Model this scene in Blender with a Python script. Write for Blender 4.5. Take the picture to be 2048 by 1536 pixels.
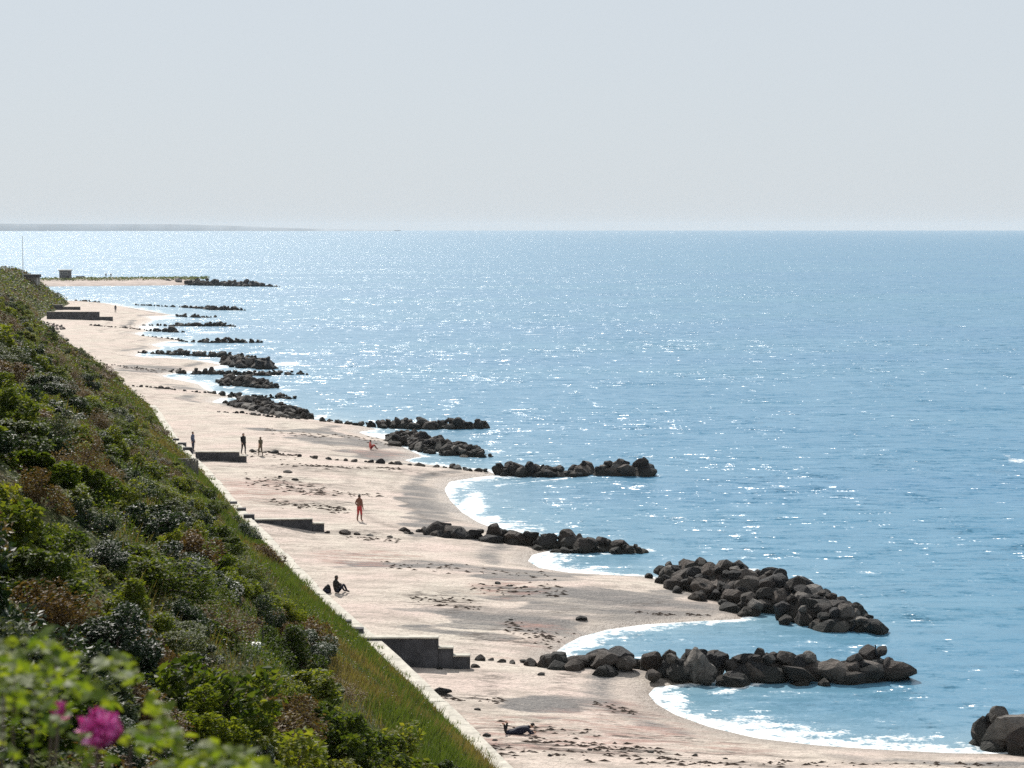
import bpy, bmesh, math, random
import numpy as np
from mathutils import Vector, Matrix, Euler

random.seed(7); RNG = np.random.default_rng(11)
R = math.radians
for o in list(bpy.data.objects): bpy.data.objects.remove(o, do_unlink=True)
SC = bpy.context.scene; COL = SC.collection

# ------------------------------------------------------------------ camera, sky, sun, exposure
CAM_Z = 20.5; F = 4551.0; HORIZON = 455.0
PITCH = math.atan((768 - HORIZON) / F)
cd = bpy.data.cameras.new('camera'); cam = bpy.data.objects.new('camera', cd); COL.objects.link(cam)
cam.location = (0, 0, CAM_Z); cam.rotation_euler = (math.pi / 2 - PITCH, 0, 0)
cd.sensor_width = 36; cd.lens = F / 2048 * 36; cd.clip_start = 0.1; cd.clip_end = 60000
cd.dof.use_dof = True; cd.dof.focus_distance = 130; cd.dof.aperture_fstop = 6.0
SC.camera = cam

SUN_EL, SUN_AZ = R(42), R(-15)          # azimuth from +Y (view direction), positive to the right
world = bpy.data.worlds.new('World'); SC.world = world; world.use_nodes = True
wn = world.node_tree; bgn = wn.nodes['Background']
sky = wn.nodes.new('ShaderNodeTexSky'); sky.sky_type = 'NISHITA'; sky.sun_disc = False
sky.sun_elevation = SUN_EL; sky.sun_rotation = SUN_AZ
sky.air_density = 1.0; sky.dust_density = 1.0; sky.ozone_density = 2.0; sky.altitude = 20
# thin even high veil over a cool sky
tint = wn.nodes.new('ShaderNodeMix'); tint.data_type = 'RGBA'; tint.blend_type = 'MULTIPLY'; tint.inputs[0].default_value = 1
tint.inputs[7].default_value = (.86, .98, 1.24, 1); wn.links.new(sky.outputs[0], tint.inputs[6])
veil = wn.nodes.new('ShaderNodeMix'); veil.data_type = 'RGBA'; veil.inputs[0].default_value = .94
veil.inputs[7].default_value = (5.55, 6.02, 6.4, 1); wn.links.new(tint.outputs[2], veil.inputs[6])
wn.links.new(veil.outputs[2], bgn.inputs[0]); bgn.inputs[1].default_value = 0.10
sl = bpy.data.lights.new('sun', 'SUN'); sl.energy = 5.0; sl.angle = R(0.53); sl.color = (1.0, 0.95, 0.88)
sun = bpy.data.objects.new('sun', sl); COL.objects.link(sun)
sd = Vector((math.sin(SUN_AZ) * math.cos(SUN_EL), math.cos(SUN_AZ) * math.cos(SUN_EL), math.sin(SUN_EL)))
sun.rotation_euler = sd.to_track_quat('Z', 'Y').to_euler(); sun.location = (0, 0, 60)
vs = SC.view_settings; vs.view_transform = 'Standard'; vs.look = 'None'; vs.gamma = 1; vs.use_curve_mapping = False
vs.exposure = 0.2
SC.cycles.use_denoising = False; SC.cycles.volume_bounces = 1; SC.cycles.max_bounces = 8

# ------------------------------------------------------------------ pixel -> direction
FW = np.array([0, math.cos(PITCH), -math.sin(PITCH)]); UP = np.array([0, math.sin(PITCH), math.cos(PITCH)])
def ray(px, py):
    return FW + UP * ((768 - py) / F) + np.array([(px - 1024) / F, 0, 0])
def at(px, py, z=0.0):
    d = ray(px, py); t = (z - CAM_Z) / d[2]
    return np.array([d[0] * t, d[1] * t, z])
def at_dist(px, py, Y):
    d = ray(px, py); t = Y / d[1]
    return np.array([d[0] * t, Y, CAM_Z + d[2] * t])

# ------------------------------------------------------------------ numpy noise
_tab = RNG.random((256, 256))
def vnoise(x, y):
    x = np.asarray(x, float); y = np.asarray(y, float)
    xi = np.floor(x).astype(int); yi = np.floor(y).astype(int); fx = x - xi; fy = y - yi
    fx = fx * fx * (3 - 2 * fx); fy = fy * fy * (3 - 2 * fy)
    g = lambda a, b: _tab[a & 255, b & 255]
    return (g(xi, yi) * (1 - fx) + g(xi + 1, yi) * fx) * (1 - fy) + (g(xi, yi + 1) * (1 - fx) + g(xi + 1, yi + 1) * fx) * fy
def fbm(x, y, o=4):
    s = 0; a = .5; t = 0
    for k in range(o):
        s = s + a * vnoise(x * 2 ** k + 17.3 * k, y * 2 ** k + 5.1 * k); t += a; a *= .5
    return s / t
def sstep(a, b, x):
    t = np.clip((x - a) / (b - a), 0, 1); return t * t * (3 - 2 * t)

# ------------------------------------------------------------------ the lie of the land
_foot = [at(*p, 1.85) for p in [(985, 1536), (822, 1372), (760, 1312), (700, 1258), (612, 1176), (548, 1108), (500, 1058), (440, 988), (395, 936), (350, 892)]]
_foot += [at(*p, 1.1) for p in [(300, 828), (180, 765), (110, 690), (60, 650), (140, 606)]]
fy_ = np.array([p[1] for p in _foot]); fx_ = np.array([p[0] for p in _foot])
_A = np.vstack([np.ones_like(fy_), fy_]).T
_b, _m = np.linalg.lstsq(_A, fx_, rcond=None)[0]
def foot_x(y):
    y = np.asarray(y, float)
    base = np.interp(y, fy_, fx_)
    base = np.where(y < fy_[0], fx_[0] + (y - fy_[0]) * (-0.235), base)
    base = np.where(y > fy_[-1], fx_[-1] + (y - fy_[-1]) * (-1.3), base)
    return base
COSF = 0.973
def hill_z(x, y):
    d = np.maximum((foot_x(y) - x) * COSF, 0)
    base = 1.85 - 0.85 * sstep(232, 262, y)
    prof = 0.70 * d + 0.0088 * d * d
    P = np.interp(y, [-50, 90, 150, 220, 320, 450, 560, 595, 612, 640], [17.6, 16.6, 15.2, 12.6, 10.0, 8.6, 8.6, 8.0, 4.0, 0.2])
    k = 1.6
    h = -k * np.log(np.exp(-prof / k) + np.exp(-P / k)) + k * np.log(1 + np.exp(-P / k))
    n = (fbm(x / 9, y / 9) - .5) * 2.2 + (fbm(x / 2.3 + 9, y / 2.3) - .5) * .5
    return base + h + n * sstep(.5, 6, d) * sstep(-2, 14, y + 2)

SHORE_PX = [(2600, 1512), (2300, 1510), (2048, 1507), (1900, 1505), (1760, 1498), (1640, 1490), (1520, 1476), (1430, 1455), (1360, 1430), (1322, 1408),
 (1308, 1390), (1320, 1377), (1400, 1368), (1470, 1356), (1300, 1332), (1120, 1322), (1118, 1308), (1140, 1291), (1170, 1275), (1220, 1262), (1290, 1252),
 (1380, 1246), (1490, 1241), (1500, 1225), (1400, 1180), (1330, 1160), (1290, 1153), (1210, 1149), (1140, 1145), (1085, 1136), (1064, 1123), (1072, 1111),
 (1110, 1102), (1060, 1085), (1000, 1060), (962, 1045), (930, 1025), (905, 1000), (895, 980), (905, 964), (950, 957), (1000, 951), (980, 942), (900, 934),
 (832, 926), (815, 921), (850, 913), (800, 890), (782, 880), (745, 873), (722, 865), (760, 859), (720, 851), (660, 842), (622, 840), (600, 834), (520, 818),
 (475, 808), (445, 809), (428, 804), (445, 797), (490, 794), (440, 788), (412, 778), (400, 768), (345, 757), (328, 752), (350, 747), (400, 742), (448, 730),
 (400, 721), (300, 716), (272, 712), (285, 704), (330, 697), (306, 690), (330, 684), (372, 683), (330, 676), (285, 672), (272, 667), (300, 662), (280, 655),
 (292, 649), (308, 640), (298, 634), (352, 631), (300, 622), (255, 614), (215, 607), (150, 603), (110, 600), (40, 596), (-200, 590), (-900, 588)]
SHORE = np.array([at(*p, 0)[:2] for p in SHORE_PX])
SHORE = np.vstack([[SHORE[0][0] + 40, 40], SHORE])
_LAND = np.vstack([SHORE, [[-900, SHORE[-1][1]], [-900, -200], [SHORE[0][0], -200]]])
def shore_sd(x, y):
    """signed distance to the waterline: + on land, - at sea"""
    x = np.asarray(x, float); y = np.asarray(y, float)
    d2 = np.full(x.shape, 1e18); ins = np.zeros(x.shape, bool)
    n = len(_LAND)
    for i in range(n):
        ax, ay = _LAND[i]; bx, by = _LAND[(i + 1) % n]
        if i < len(SHORE) - 1:
            ex, ey = bx - ax, by - ay
            t = np.clip(((x - ax) * ex + (y - ay) * ey) / (ex * ex + ey * ey + 1e-9), 0, 1)
            d2 = np.minimum(d2, (x - ax - t * ex) ** 2 + (y - ay - t * ey) ** 2)
        c = ((ay > y) != (by > y))
        if by != ay:
            ins ^= c & (x < (bx - ax) * (y - ay) / (by - ay) + ax)
    d = np.sqrt(d2)
    return np.where(ins, d, -d)
_DR = at(508, 1056, 1.2)
def beach_z(x, y, s=None):
    s = shore_sd(x, y) if s is None else s
    land = 1.15 * (1 - np.exp(-np.maximum(s, 0) / 8.5))
    seab = -np.minimum(np.maximum(-s, 0) * .13, 2.2)
    n = (fbm(x / 3.1, y / 3.1) - .5) * .22 + (fbm(x / .8, y / .8, 2) - .5) * .07
    dr = .6 * np.exp(-((x - _DR[0]) / 2.6) ** 2 - ((y - _DR[1]) / 3.0) ** 2)      # wind-blown drift against the low wall
    return np.where(s > 0, land, seab) + n * sstep(.3, 4, s) + dr
_tx = np.arange(-230, 75, .5); _ty = np.arange(50, 720, .5)
_TY, _TX = np.meshgrid(_ty, _tx, indexing='ij'); _TZ = beach_z(_TX.ravel(), _TY.ravel()).reshape(_TX.shape)
def sand_z(x, y):
    i = min(max((y - 50) / .5, 0), len(_ty) - 1.01); j = min(max((x + 230) / .5, 0), len(_tx) - 1.01); a, b = int(i), int(j); u, v = i - a, j - b
    return float((_TZ[a, b] * (1 - v) + _TZ[a, b + 1] * v) * (1 - u) + (_TZ[a + 1, b] * (1 - v) + _TZ[a + 1, b + 1] * v) * u)
def on_beach(px, py):
    z = .6
    for _ in range(6):
        p = at(px, py, z); z = sand_z(p[0], p[1])
    return Vector((p[0], p[1], z))
def on_hill(px, py):
    d = ray(px, py); t0 = 8
    for t in np.arange(8, 640, .25):
        p = d * t
        if CAM_Z + p[2] < hill_z(np.array([p[0]]), np.array([p[1]]))[0]: break
    return Vector((p[0], p[1], float(hill_z(np.array([p[0]]), np.array([p[1]]))[0])))

# ------------------------------------------------------------------ object helpers
def tag(o, label=None, cat=None, group=None, kind=None):
    if label: o['label'] = label
    if cat: o['category'] = cat
    if group: o['group'] = group
    if kind: o['kind'] = kind
    return o
def link(name, data, parent=None, mat=None):
    o = bpy.data.objects.new(name, data); COL.objects.link(o)
    if parent: o.parent = parent
    if mat is not None and data is not None and len(data.materials) == 0: data.materials.append(mat)
    return o
def empty(name, loc, rz=0):
    o = link(name, None); o.location = loc; o.rotation_euler = (0, 0, rz); o.empty_display_size = .2; return o
def np_mesh(name, v, f, smooth=False):
    me = bpy.data.meshes.new(name); v = np.asarray(v, np.float32); f = np.asarray(f, np.int32)
    nf, k = f.shape
    me.vertices.add(len(v)); me.vertices.foreach_set('co', v.ravel())
    me.loops.add(nf * k); me.loops.foreach_set('vertex_index', f.ravel())
    me.polygons.add(nf); me.polygons.foreach_set('loop_start', np.arange(0, nf * k, k, dtype=np.int32))
    me.polygons.foreach_set('use_smooth', np.full(nf, smooth)); me.update(calc_edges=True)
    return me
def attr(me, name, vals):
    a = me.attributes.new(name, 'FLOAT', 'POINT'); a.data.foreach_set('value', np.asarray(vals, np.float32))
def grid_faces(nr, nc):
    i = np.arange(nr * nc).reshape(nr, nc)
    return np.stack([i[:-1, :-1].ravel(), i[:-1, 1:].ravel(), i[1:, 1:].ravel(), i[1:, :-1].ravel()], 1)
def keep(v, f, m):
    idx = np.cumsum(m) - 1; fm = m[f].all(1); return v[m], idx[f[fm]]
def box_bm(bm, x0, x1, y0, y1, z0, z1, M=None):
    vs_ = [bm.verts.new(c) for c in [(x0, y0, z0), (x1, y0, z0), (x1, y1, z0), (x0, y1, z0), (x0, y0, z1), (x1, y0, z1), (x1, y1, z1), (x0, y1, z1)]]
    if M is not None:
        for v in vs_: v.co = M @ v.co
    for q in [(3, 2, 1, 0), (4, 5, 6, 7), (0, 1, 5, 4), (1, 2, 6, 5), (2, 3, 7, 6), (3, 0, 4, 7)]: bm.faces.new([vs_[i] for i in q])
    return vs_
def bm_mesh(name, bm, bevel=0):
    if bevel: bmesh.ops.bevel(bm, geom=bm.edges[:], offset=bevel, segments=1, affect='EDGES')
    me = bpy.data.meshes.new(name); bm.to_mesh(me); bm.free(); return me
def box(name, b, mat, parent=None, bevel=.02):
    bm = bmesh.new(); box_bm(bm, *b); return link(name, bm_mesh(name, bm, bevel), parent, mat)
def tube_bm(bm, p, q, r0, r1, n=6):
    p, q = Vector(p), Vector(q); a = (q - p).normalized()
    u = a.orthogonal().normalized(); w = a.cross(u)
    A = [bm.verts.new(p + (u * math.cos(t) + w * math.sin(t)) * r0) for t in [k * 2 * math.pi / n for k in range(n)]]
    B = [bm.verts.new(q + (u * math.cos(t) + w * math.sin(t)) * r1) for t in [k * 2 * math.pi / n for k in range(n)]]
    for k in range(n): bm.faces.new([A[k], A[(k + 1) % n], B[(k + 1) % n], B[k]])
    bm.faces.new(A[::-1]); bm.faces.new(B)

# ------------------------------------------------------------------ material helpers
class NT:
    def __init__(s, name):
        s.m = bpy.data.materials.new(name); s.m.use_nodes = True; s.t = s.m.node_tree; s.n = s.t.nodes; s.L = s.t.links
        s.b = s.n.get('Principled BSDF'); s.out = s.n.get('Material Output')
        s.geo = s.n.new('ShaderNodeNewGeometry')
    def pos(s, sc=(1, 1, 1)):
        if sc == (1, 1, 1): return s.geo.outputs['Position']
        v = s.n.new('ShaderNodeVectorMath'); v.operation = 'MULTIPLY'; s.L.new(s.geo.outputs['Position'], v.inputs[0]); v.inputs[1].default_value = sc; return v.outputs[0]
    def noise(s, scale, detail=3, rough=.55, vec=None, out='Fac', dist=0):
        t = s.n.new('ShaderNodeTexNoise'); t.inputs['Scale'].default_value = scale; t.inputs['Detail'].default_value = detail
        t.inputs['Roughness'].default_value = rough; t.inputs['Distortion'].default_value = dist
        s.L.new(vec if vec is not None else s.pos(), t.inputs['Vector']); return t.outputs[out]
    def ramp(s, fac, stops, interp='LINEAR'):
        r = s.n.new('ShaderNodeValToRGB'); r.color_ramp.interpolation = interp; e = r.color_ramp.elements
        while len(e) < len(stops): e.new(.5)
        for k, (p, c) in enumerate(stops):
            e[k].position = p; e[k].color = (c if isinstance(c, tuple) else (c, c, c)) + (1,)
        s.L.new(fac, r.inputs[0]); return r.outputs[0]
    def mix(s, fac, a, b, mode='MIX'):
        m = s.n.new('ShaderNodeMix'); m.data_type = 'RGBA'; m.blend_type = mode
        for v, i in ((fac, 0), (a, 6), (b, 7)):
            if hasattr(v, 'links'): s.L.new(v, m.inputs[i])
            else: m.inputs[i].default_value = v if i == 0 else tuple(v) + (1,)
        return m.outputs[2]
    def math(s, op, a, b=0.0, clamp=False):
        m = s.n.new('ShaderNodeMath'); m.operation = op; m.use_clamp = clamp
        for v, i in ((a, 0), (b, 1)):
            if hasattr(v, 'links'): s.L.new(v, m.inputs[i])
            else: m.inputs[i].default_value = v
        return m.outputs[0]
    def attr(s, name):
        a = s.n.new('ShaderNodeAttribute'); a.attribute_name = name; return a.outputs['Fac']
    def bump(s, h, strength, dist):
        b = s.n.new('ShaderNodeBump'); b.inputs['Strength'].default_value = strength; b.inputs['Distance'].default_value = dist
        s.L.new(h, b.inputs['Height']); s.L.new(b.outputs[0], s.b.inputs['Normal'])
    def col(s, c, rough=.8, spec=.3):
        if hasattr(c, 'links'): s.L.new(c, s.b.inputs['Base Color'])
        else: s.b.inputs['Base Color'].default_value = tuple(c) + (1,)
        if hasattr(rough, 'links'): s.L.new(rough, s.b.inputs['Roughness'])
        else: s.b.inputs['Roughness'].default_value = rough
        s.b.inputs['Specular IOR Level'].default_value = spec
        return s.m
    def orand(s):
        o = s.n.new('ShaderNodeObjectInfo'); return o.outputs['Random']

def m_sand():
    N = NT('sand')
    big = N.noise(.16, 4, .6); mid = N.noise(.9, 4, .6, N.pos((.45, 1, 1))); fine = N.noise(7, 3, .65); vf = N.noise(22, 2, .7)
    c = N.mix(N.ramp(big, [(.35, 0.0), (.65, 1.0)]), (.565, .505, .43), (.59, .475, .42))
    c = N.mix(N.ramp(mid, [(.44, 0.0), (.64, .75)]), c, (.31, .265, .225))
    c = N.mix(N.ramp(fine, [(.50, 0.0), (.66, .7)]), c, (.29, .245, .205))
    c = N.mix(N.ramp(N.noise(2.6, 4, .7), [(.55, 0.0), (.68, .65)]), c, (.25, .21, .18))
    c = N.mix(N.ramp(vf, [(.58, 0.0), (.72, .6)]), c, (.17, .145, .125))
    peb = N.attr('pebble'); pn = N.noise(9, 4, .75)
    pn1 = N.math('ADD', N.math('MULTIPLY', N.noise(.7, 5, .7, N.pos((.45, 1.2, 1))), .75), N.math('MULTIPLY', N.noise(5, 3, .7), .45))
    pm = N.math('MULTIPLY', N.ramp(N.math('ADD', N.math('MULTIPLY', peb, .8), N.math('SUBTRACT', pn1, .6)), [(.28, 0.0), (.62, 1.0)]), N.math('MULTIPLY', N.ramp(peb, [(.0, 0.0), (.25, .95)]), N.ramp(N.noise(.33, 5, .7, N.pos((.35, 1.3, 1))), [(.32, .25), (.52, 1.0)])))
    c = N.mix(pm, c, N.ramp(pn, [(.35, (.07, .07, .074)), (.55, (.165, .155, .148)), (.75, (.34, .31, .285))]))
    red = N.attr('red'); rn = N.noise(1.6, 4, .7, N.pos((.35, 1.3, 1)))
    c = N.mix(N.math('MULTIPLY', red, N.ramp(rn, [(.45, 0.0), (.62, .8)])), c, (.30, .17, .14))
    wr = N.attr('wrack'); wn_ = N.noise(2.2, 4, .7, N.pos((.4, 1.5, 1)))
    c = N.mix(N.math('MULTIPLY', wr, N.ramp(wn_, [(.48, 0.0), (.58, 1.0)])), c, (.075, .06, .05))
    wet = N.attr('wet')
    c = N.mix(N.math('MULTIPLY', wet, .8), c, (.17, .135, .105))
    rough = N.math('SUBTRACT', .92, N.math('MULTIPLY', wet, .45))
    h = N.math('ADD', N.math('MULTIPLY', fine, .6), N.math('ADD', N.math('MULTIPLY', N.noise(2.4, 3), 1.2), N.math('MULTIPLY', vf, .25)))
    N.bump(h, .9, .12)
    return N.col(c, rough, .3)
def m_sea():
    N = NT('sea_water')
    def slope(scale, sc, amp, detail=2):
        v = N.noise(scale, detail, .6, N.pos(sc), 'Color')
        s1 = N.n.new('ShaderNodeVectorMath'); s1.operation = 'SUBTRACT'; N.L.new(v, s1.inputs[0]); s1.inputs[1].default_value = (.5, .5, .5)
        s2 = N.n.new('ShaderNodeVectorMath'); s2.operation = 'MULTIPLY'; N.L.new(s1.outputs[0], s2.inputs[0]); s2.inputs[1].default_value = (amp, amp, 0)
        return s2.outputs[0]
    def add(a, b):
        s1 = N.n.new('ShaderNodeVectorMath'); s1.operation = 'ADD'; N.L.new(a, s1.inputs[0])
        if hasattr(b, 'links'): N.L.new(b, s1.inputs[1])
        else: s1.inputs[1].default_value = b
        return s1.outputs[0]
    sl_ = add(add(slope(.22, (.35, 1, 1), .8), slope(1.0, (.45, 1, 1), 2.1)), slope(4.2, (.8, 1, 1), 1.3))
    spark = N.math('ADD', N.ramp(N.noise(1.3, 5, .75, N.pos((1, .16, 1))), [(.46, .35), (.64, 1.0)]), N.math('MULTIPLY', N.ramp(N.noise(.22, 4, .75, N.pos((1, .14, 1))), [(.48, 0.0), (.66, 1.0)]), .65))
    spark = N.math('MULTIPLY', spark, 1.18)
    sp_ = N.n.new('ShaderNodeVectorMath'); sp_.operation = 'SCALE'; N.L.new(sl_, sp_.inputs[0]); N.L.new(spark, sp_.inputs['Scale']); sl_ = sp_.outputs[0]
    calm = N.math('ADD', N.math('MULTIPLY', N.ramp(N.noise(.02, 3, .55, N.pos((.35, 1, 1))), [(.3, .55), (.7, 1.1)]), 1.0), 0.0)
    shal = N.attr('shallow')
    calm = N.math('MULTIPLY', calm, N.math('SUBTRACT', 1.0, N.math('MULTIPLY', shal, .2)))
    sc = N.n.new('ShaderNodeVectorMath'); sc.operation = 'SCALE'; N.L.new(sl_, sc.inputs[0]); N.L.new(calm, sc.inputs['Scale'])
    nn = N.n.new('ShaderNodeVectorMath'); nn.operation = 'NORMALIZE'; N.L.new(add(sc.outputs[0], (0, 0, 1)), nn.inputs[0])
    c = N.mix(shal, (.045, .178, .305), (.18, .295, .36))
    c = N.mix(N.math('MULTIPLY', N.ramp(N.noise(.012, 4, .6, N.pos((.3, 1, 1))), [(.4, 0.0), (.65, 1.0)]), .5), c, (.065, .215, .31))
    foam = N.attr('foam'); fn = N.noise(1.3, 5, .7); fn2 = N.noise(5, 3, .7)
    fm = N.math('ADD', foam, N.math('MULTIPLY', N.math('SUBTRACT', N.math('ADD', N.math('MULTIPLY', fn, .7), N.math('MULTIPLY', fn2, .3)), .5), 2.1))
    fm = N.math('MULTIPLY', N.ramp(fm, [(.38, 0.0), (.62, 1.0)]), N.ramp(foam, [(.04, 0.0), (.2, 1.0)]))
    c = N.mix(fm, c, (.80, .81, .80))
    N.L.new(nn.outputs[0], N.b.inputs['Normal'])
    rough = N.math('ADD', .29, N.math('MULTIPLY', fm, .6))
    N.b.inputs['IOR'].default_value = 1.333
    return N.col(c, rough, .32)
def m_earth():
    N = NT('hillside_soil')
    n = N.noise(.35, 5, .65); f = N.noise(4, 3, .7)
    c = N.ramp(n, [(.3, (.045, .055, .02)), (.5, (.085, .095, .03)), (.68, (.12, .09, .05))])
    c = N.mix(N.ramp(f, [(.4, 0.0), (.7, .7)]), c, (.03, .032, .016))
    N.bump(f, 1, .2); return N.col(c, .95, .1)
def m_leaf(name, stops, trans=.5, gloss=.14, rough=.55):
    N = NT(name)
    isl = N.geo.outputs['Random Per Island']
    v = N.math('FRACT', N.math('ADD', N.math('MULTIPLY', isl, .75), N.math('MULTIPLY', N.orand(), .35)))
    pos = N.noise(.25, 3, .6)
    v = N.math('ADD', N.math('MULTIPLY', v, .62), N.math('MULTIPLY', N.ramp(pos, [(.3, 0.0), (.7, 1.0)]), .38))
    c = N.ramp(v, stops)
    N.col(c, rough, gloss)
    tr = N.n.new('ShaderNodeBsdfTranslucent')
    N.L.new(N.mix(1.0, c, (1.6, 1.6, .5), 'MULTIPLY'), tr.inputs['Color'])
    mx = N.n.new('ShaderNodeMixShader'); mx.inputs[0].default_value = trans
    N.L.new(N.b.outputs[0], mx.inputs[1]); N.L.new(tr.outputs[0], mx.inputs[2]); N.L.new(mx.outputs[0], N.out.inputs['Surface'])
    return N.m
def m_simple(name, c, rough=.8, spec=.3, var=.25, scale=3, bump=.3):
    N = NT(name); n = N.noise(scale, 4, .65)
    dark = tuple(x * (1 - var) for x in c); lite = tuple(min(1, x * (1 + var)) for x in c)
    col = N.ramp(n, [(.3, dark), (.7, lite)])
    if bump: N.bump(N.noise(scale * 4, 3, .6), bump, .02)
    return N.col(col, rough, spec)
def m_rock():
    N = NT('boulder_rock'); tc = N.n.new('ShaderNodeTexCoord')
    r = N.orand()
    base = N.ramp(r, [(0, (.016, .016, .019)), (.22, (.032, .031, .034)), (.40, (.06, .042, .034)), (.58, (.036, .038, .037)), (.72, (.085, .072, .064)), (.86, (.12, .095, .08)), (.94, (.22, .20, .18)), (1, (.34, .31, .28))])
    n = N.noise(1.7, 4, .65, tc.outputs['Object']); f = N.noise(9, 3, .7, tc.outputs['Object'])
    c = N.mix(N.ramp(n, [(.35, .6), (.6, 0.0)]), base, (.03, .029, .028))
    c = N.mix(N.ramp(f, [(.55, 0.0), (.8, .5)]), c, (.24, .22, .19))
    sep = N.n.new('ShaderNodeSeparateXYZ'); N.L.new(N.geo.outputs['Position'], sep.inputs[0])
    low = N.ramp(N.math('ADD', sep.outputs[2], N.math('MULTIPLY', N.noise(1.1, 2), .5)), [(.3, 1.0), (1.0, 0.0)])
    c = N.mix(N.math('MULTIPLY', low, .7), c, (.022, .024, .016))
    N.bump(N.math('ADD', n, N.math('MULTIPLY', f, .6)), 1.0, .3)
    return N.col(c, .82, .3)

M = {}
M['sand'] = m_sand(); M['sea'] = m_sea(); M['earth'] = m_earth(); M['rock'] = m_rock()
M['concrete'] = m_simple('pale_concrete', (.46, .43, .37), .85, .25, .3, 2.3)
M['concrete_dark'] = m_simple('weathered_shaded_concrete', (.06, .06, .066), .85, .25, .5, 1.6)  # weathered mottle over a base darkened to carry the wall faces' shade
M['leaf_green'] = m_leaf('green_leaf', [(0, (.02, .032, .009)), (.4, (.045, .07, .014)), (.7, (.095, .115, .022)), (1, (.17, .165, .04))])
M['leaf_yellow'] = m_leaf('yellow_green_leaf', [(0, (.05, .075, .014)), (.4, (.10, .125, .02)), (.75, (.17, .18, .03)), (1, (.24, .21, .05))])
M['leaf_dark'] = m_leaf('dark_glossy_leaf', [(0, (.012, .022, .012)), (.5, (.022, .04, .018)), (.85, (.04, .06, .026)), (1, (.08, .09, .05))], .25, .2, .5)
M['leaf_grey'] = m_leaf('grey_green_leaf', [(0, (.03, .045, .022)), (.5, (.065, .082, .042)), (1, (.15, .16, .095))], .3)
M['leaf_brown'] = m_leaf('dry_leaf', [(0, (.05, .03, .018)), (.45, (.10, .06, .03)), (.75, (.15, .10, .05)), (1, (.13, .13, .05))], .25)
M['grass'] = m_leaf('grass_blade', [(0, (.035, .06, .014)), (.45, (.065, .098, .024)), (.8, (.11, .13, .04)), (1, (.20, .17, .085))], .3, .2, .6)
M['twig'] = m_simple('twig_bark', (.13, .09, .075), .9, .1, .4, 8)
M['seaweed'] = m_simple('dried_seaweed', (.085, .062, .048), .85, .2, .4, 6)

# ------------------------------------------------------------------ terrain: beach
def strip(ys, us, side):
    Y, U = np.meshgrid(ys, us, indexing='ij'); X = foot_x(Y) + side * U
    return X, Y
ys = np.concatenate([np.arange(55, 180, .33), np.arange(180, 320, .6), np.arange(320, 700, 1.3)])
us = np.concatenate([np.arange(-1.6, 34, .36), np.arange(34, 60, .8)])
X, Y = strip(ys, us, 1.0); x, y = X.ravel(), Y.ravel()
S = shore_sd(x, y); Z = beach_z(x, y, S)
def ell(lst):
    m = np.zeros_like(x)
    for (px, py, rx, ry) in lst:
        p = at(px, py, .7); z = p[1]; a = rx * z / F; b = ry * z * z / (F * (CAM_Z - .7))
        q = np.sqrt(((x - p[0]) / a) ** 2 + ((y - p[1]) / b) ** 2) + (fbm(x / 5, y / 2.2) - .5) * 2.2
        m = np.maximum(m, 1 - sstep(.55, 1.1, q))
    return m
peb = ell([(1000, 1235, 200, 32), (1150, 1200, 220, 28), (1250, 1185, 200, 30), (880, 1130, 240, 14), (1080, 1150, 150, 10), (860, 1030, 60, 40), (930, 1055, 60, 18), (1080, 1400, 110, 28),
           (800, 870, 0.1, .1), (700, 880, 120, 10), (620, 860, 90, 7), (760, 905, 90, 10), (380, 770, 70, 6), (300, 735, 90, 5), (360, 700, 60, 5), (840, 985, 40, 26), (330, 660, 60, 4), (1350, 1205, 120, 14),
           (860, 1490, 60, 30), (960, 1510, 60, 14)])
red = ell([(1130, 1270, 130, 34), (1010, 1180, 70, 20), (540, 985, 120, 34), (1300, 1430, 230, 40), (1100, 1480, 330, 50), (1350, 1235, 160, 12), (760, 900, 80, 10), (720, 1120, 120, 20)]) 
wrk = ell([(1040, 1262, 130, 10), (640, 975, 60, 12), (580, 965, 60, 16), (640, 1010, 90, 8), (1200, 1500, 300, 18), (1250, 1460, 250, 8), (960, 1395, 90, 8), (900, 1205, 90, 14), (1020, 1180, 60, 8), (700, 940, 260, 5),
           (560, 905, 80, 6), (400, 690, 80, 4), (250, 745, 80, 4), (1500, 1525, 300, 8), (1250, 1405, 70, 8), (720, 1070, 70, 8), (1300, 1230, 120, 6), (560, 1010, 70, 14)])
# tide lines that follow the shore
tl = np.exp(-((S - 4.2 - 1.5 * (fbm(x / 9, y / 9) - .5)) / .35) ** 2) * .8 + np.exp(-((S - 7.5 - 3 * (fbm(x / 11 + 4, y / 11) - .5)) / .4) ** 2) * .8
wrk = np.clip(wrk * .9 + tl * (fbm(x / 4, y / 4) > .46), 0, 1)
peb = np.clip(peb * 1.1 + .8 * np.exp(-((S - 3.2 - 3 * (fbm(x / 14, y / 14) - .5)) / 1.1) ** 2) * sstep(.42, .58, fbm(x / 10 + 31, y / 14)), 0, 1)
wet = 1 - sstep(.15, 2.6, S + (fbm(x / 2, y / 2) - .5) * .9)
v = np.stack([x, y, Z], 1); f = grid_faces(len(ys), len(us))
mk = (S > -14) | (y < 75)
idx = np.cumsum(mk) - 1; fm = mk[f].all(1)
me = np_mesh('beach', v[mk], idx[f[fm]], True); me.materials.append(M['sand'])
for nme, a in (('pebble', peb), ('red', red), ('wrack', wrk), ('wet', wet)): attr(me, nme, a[mk])
tag(link('beach', me), kind='structure')

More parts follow.
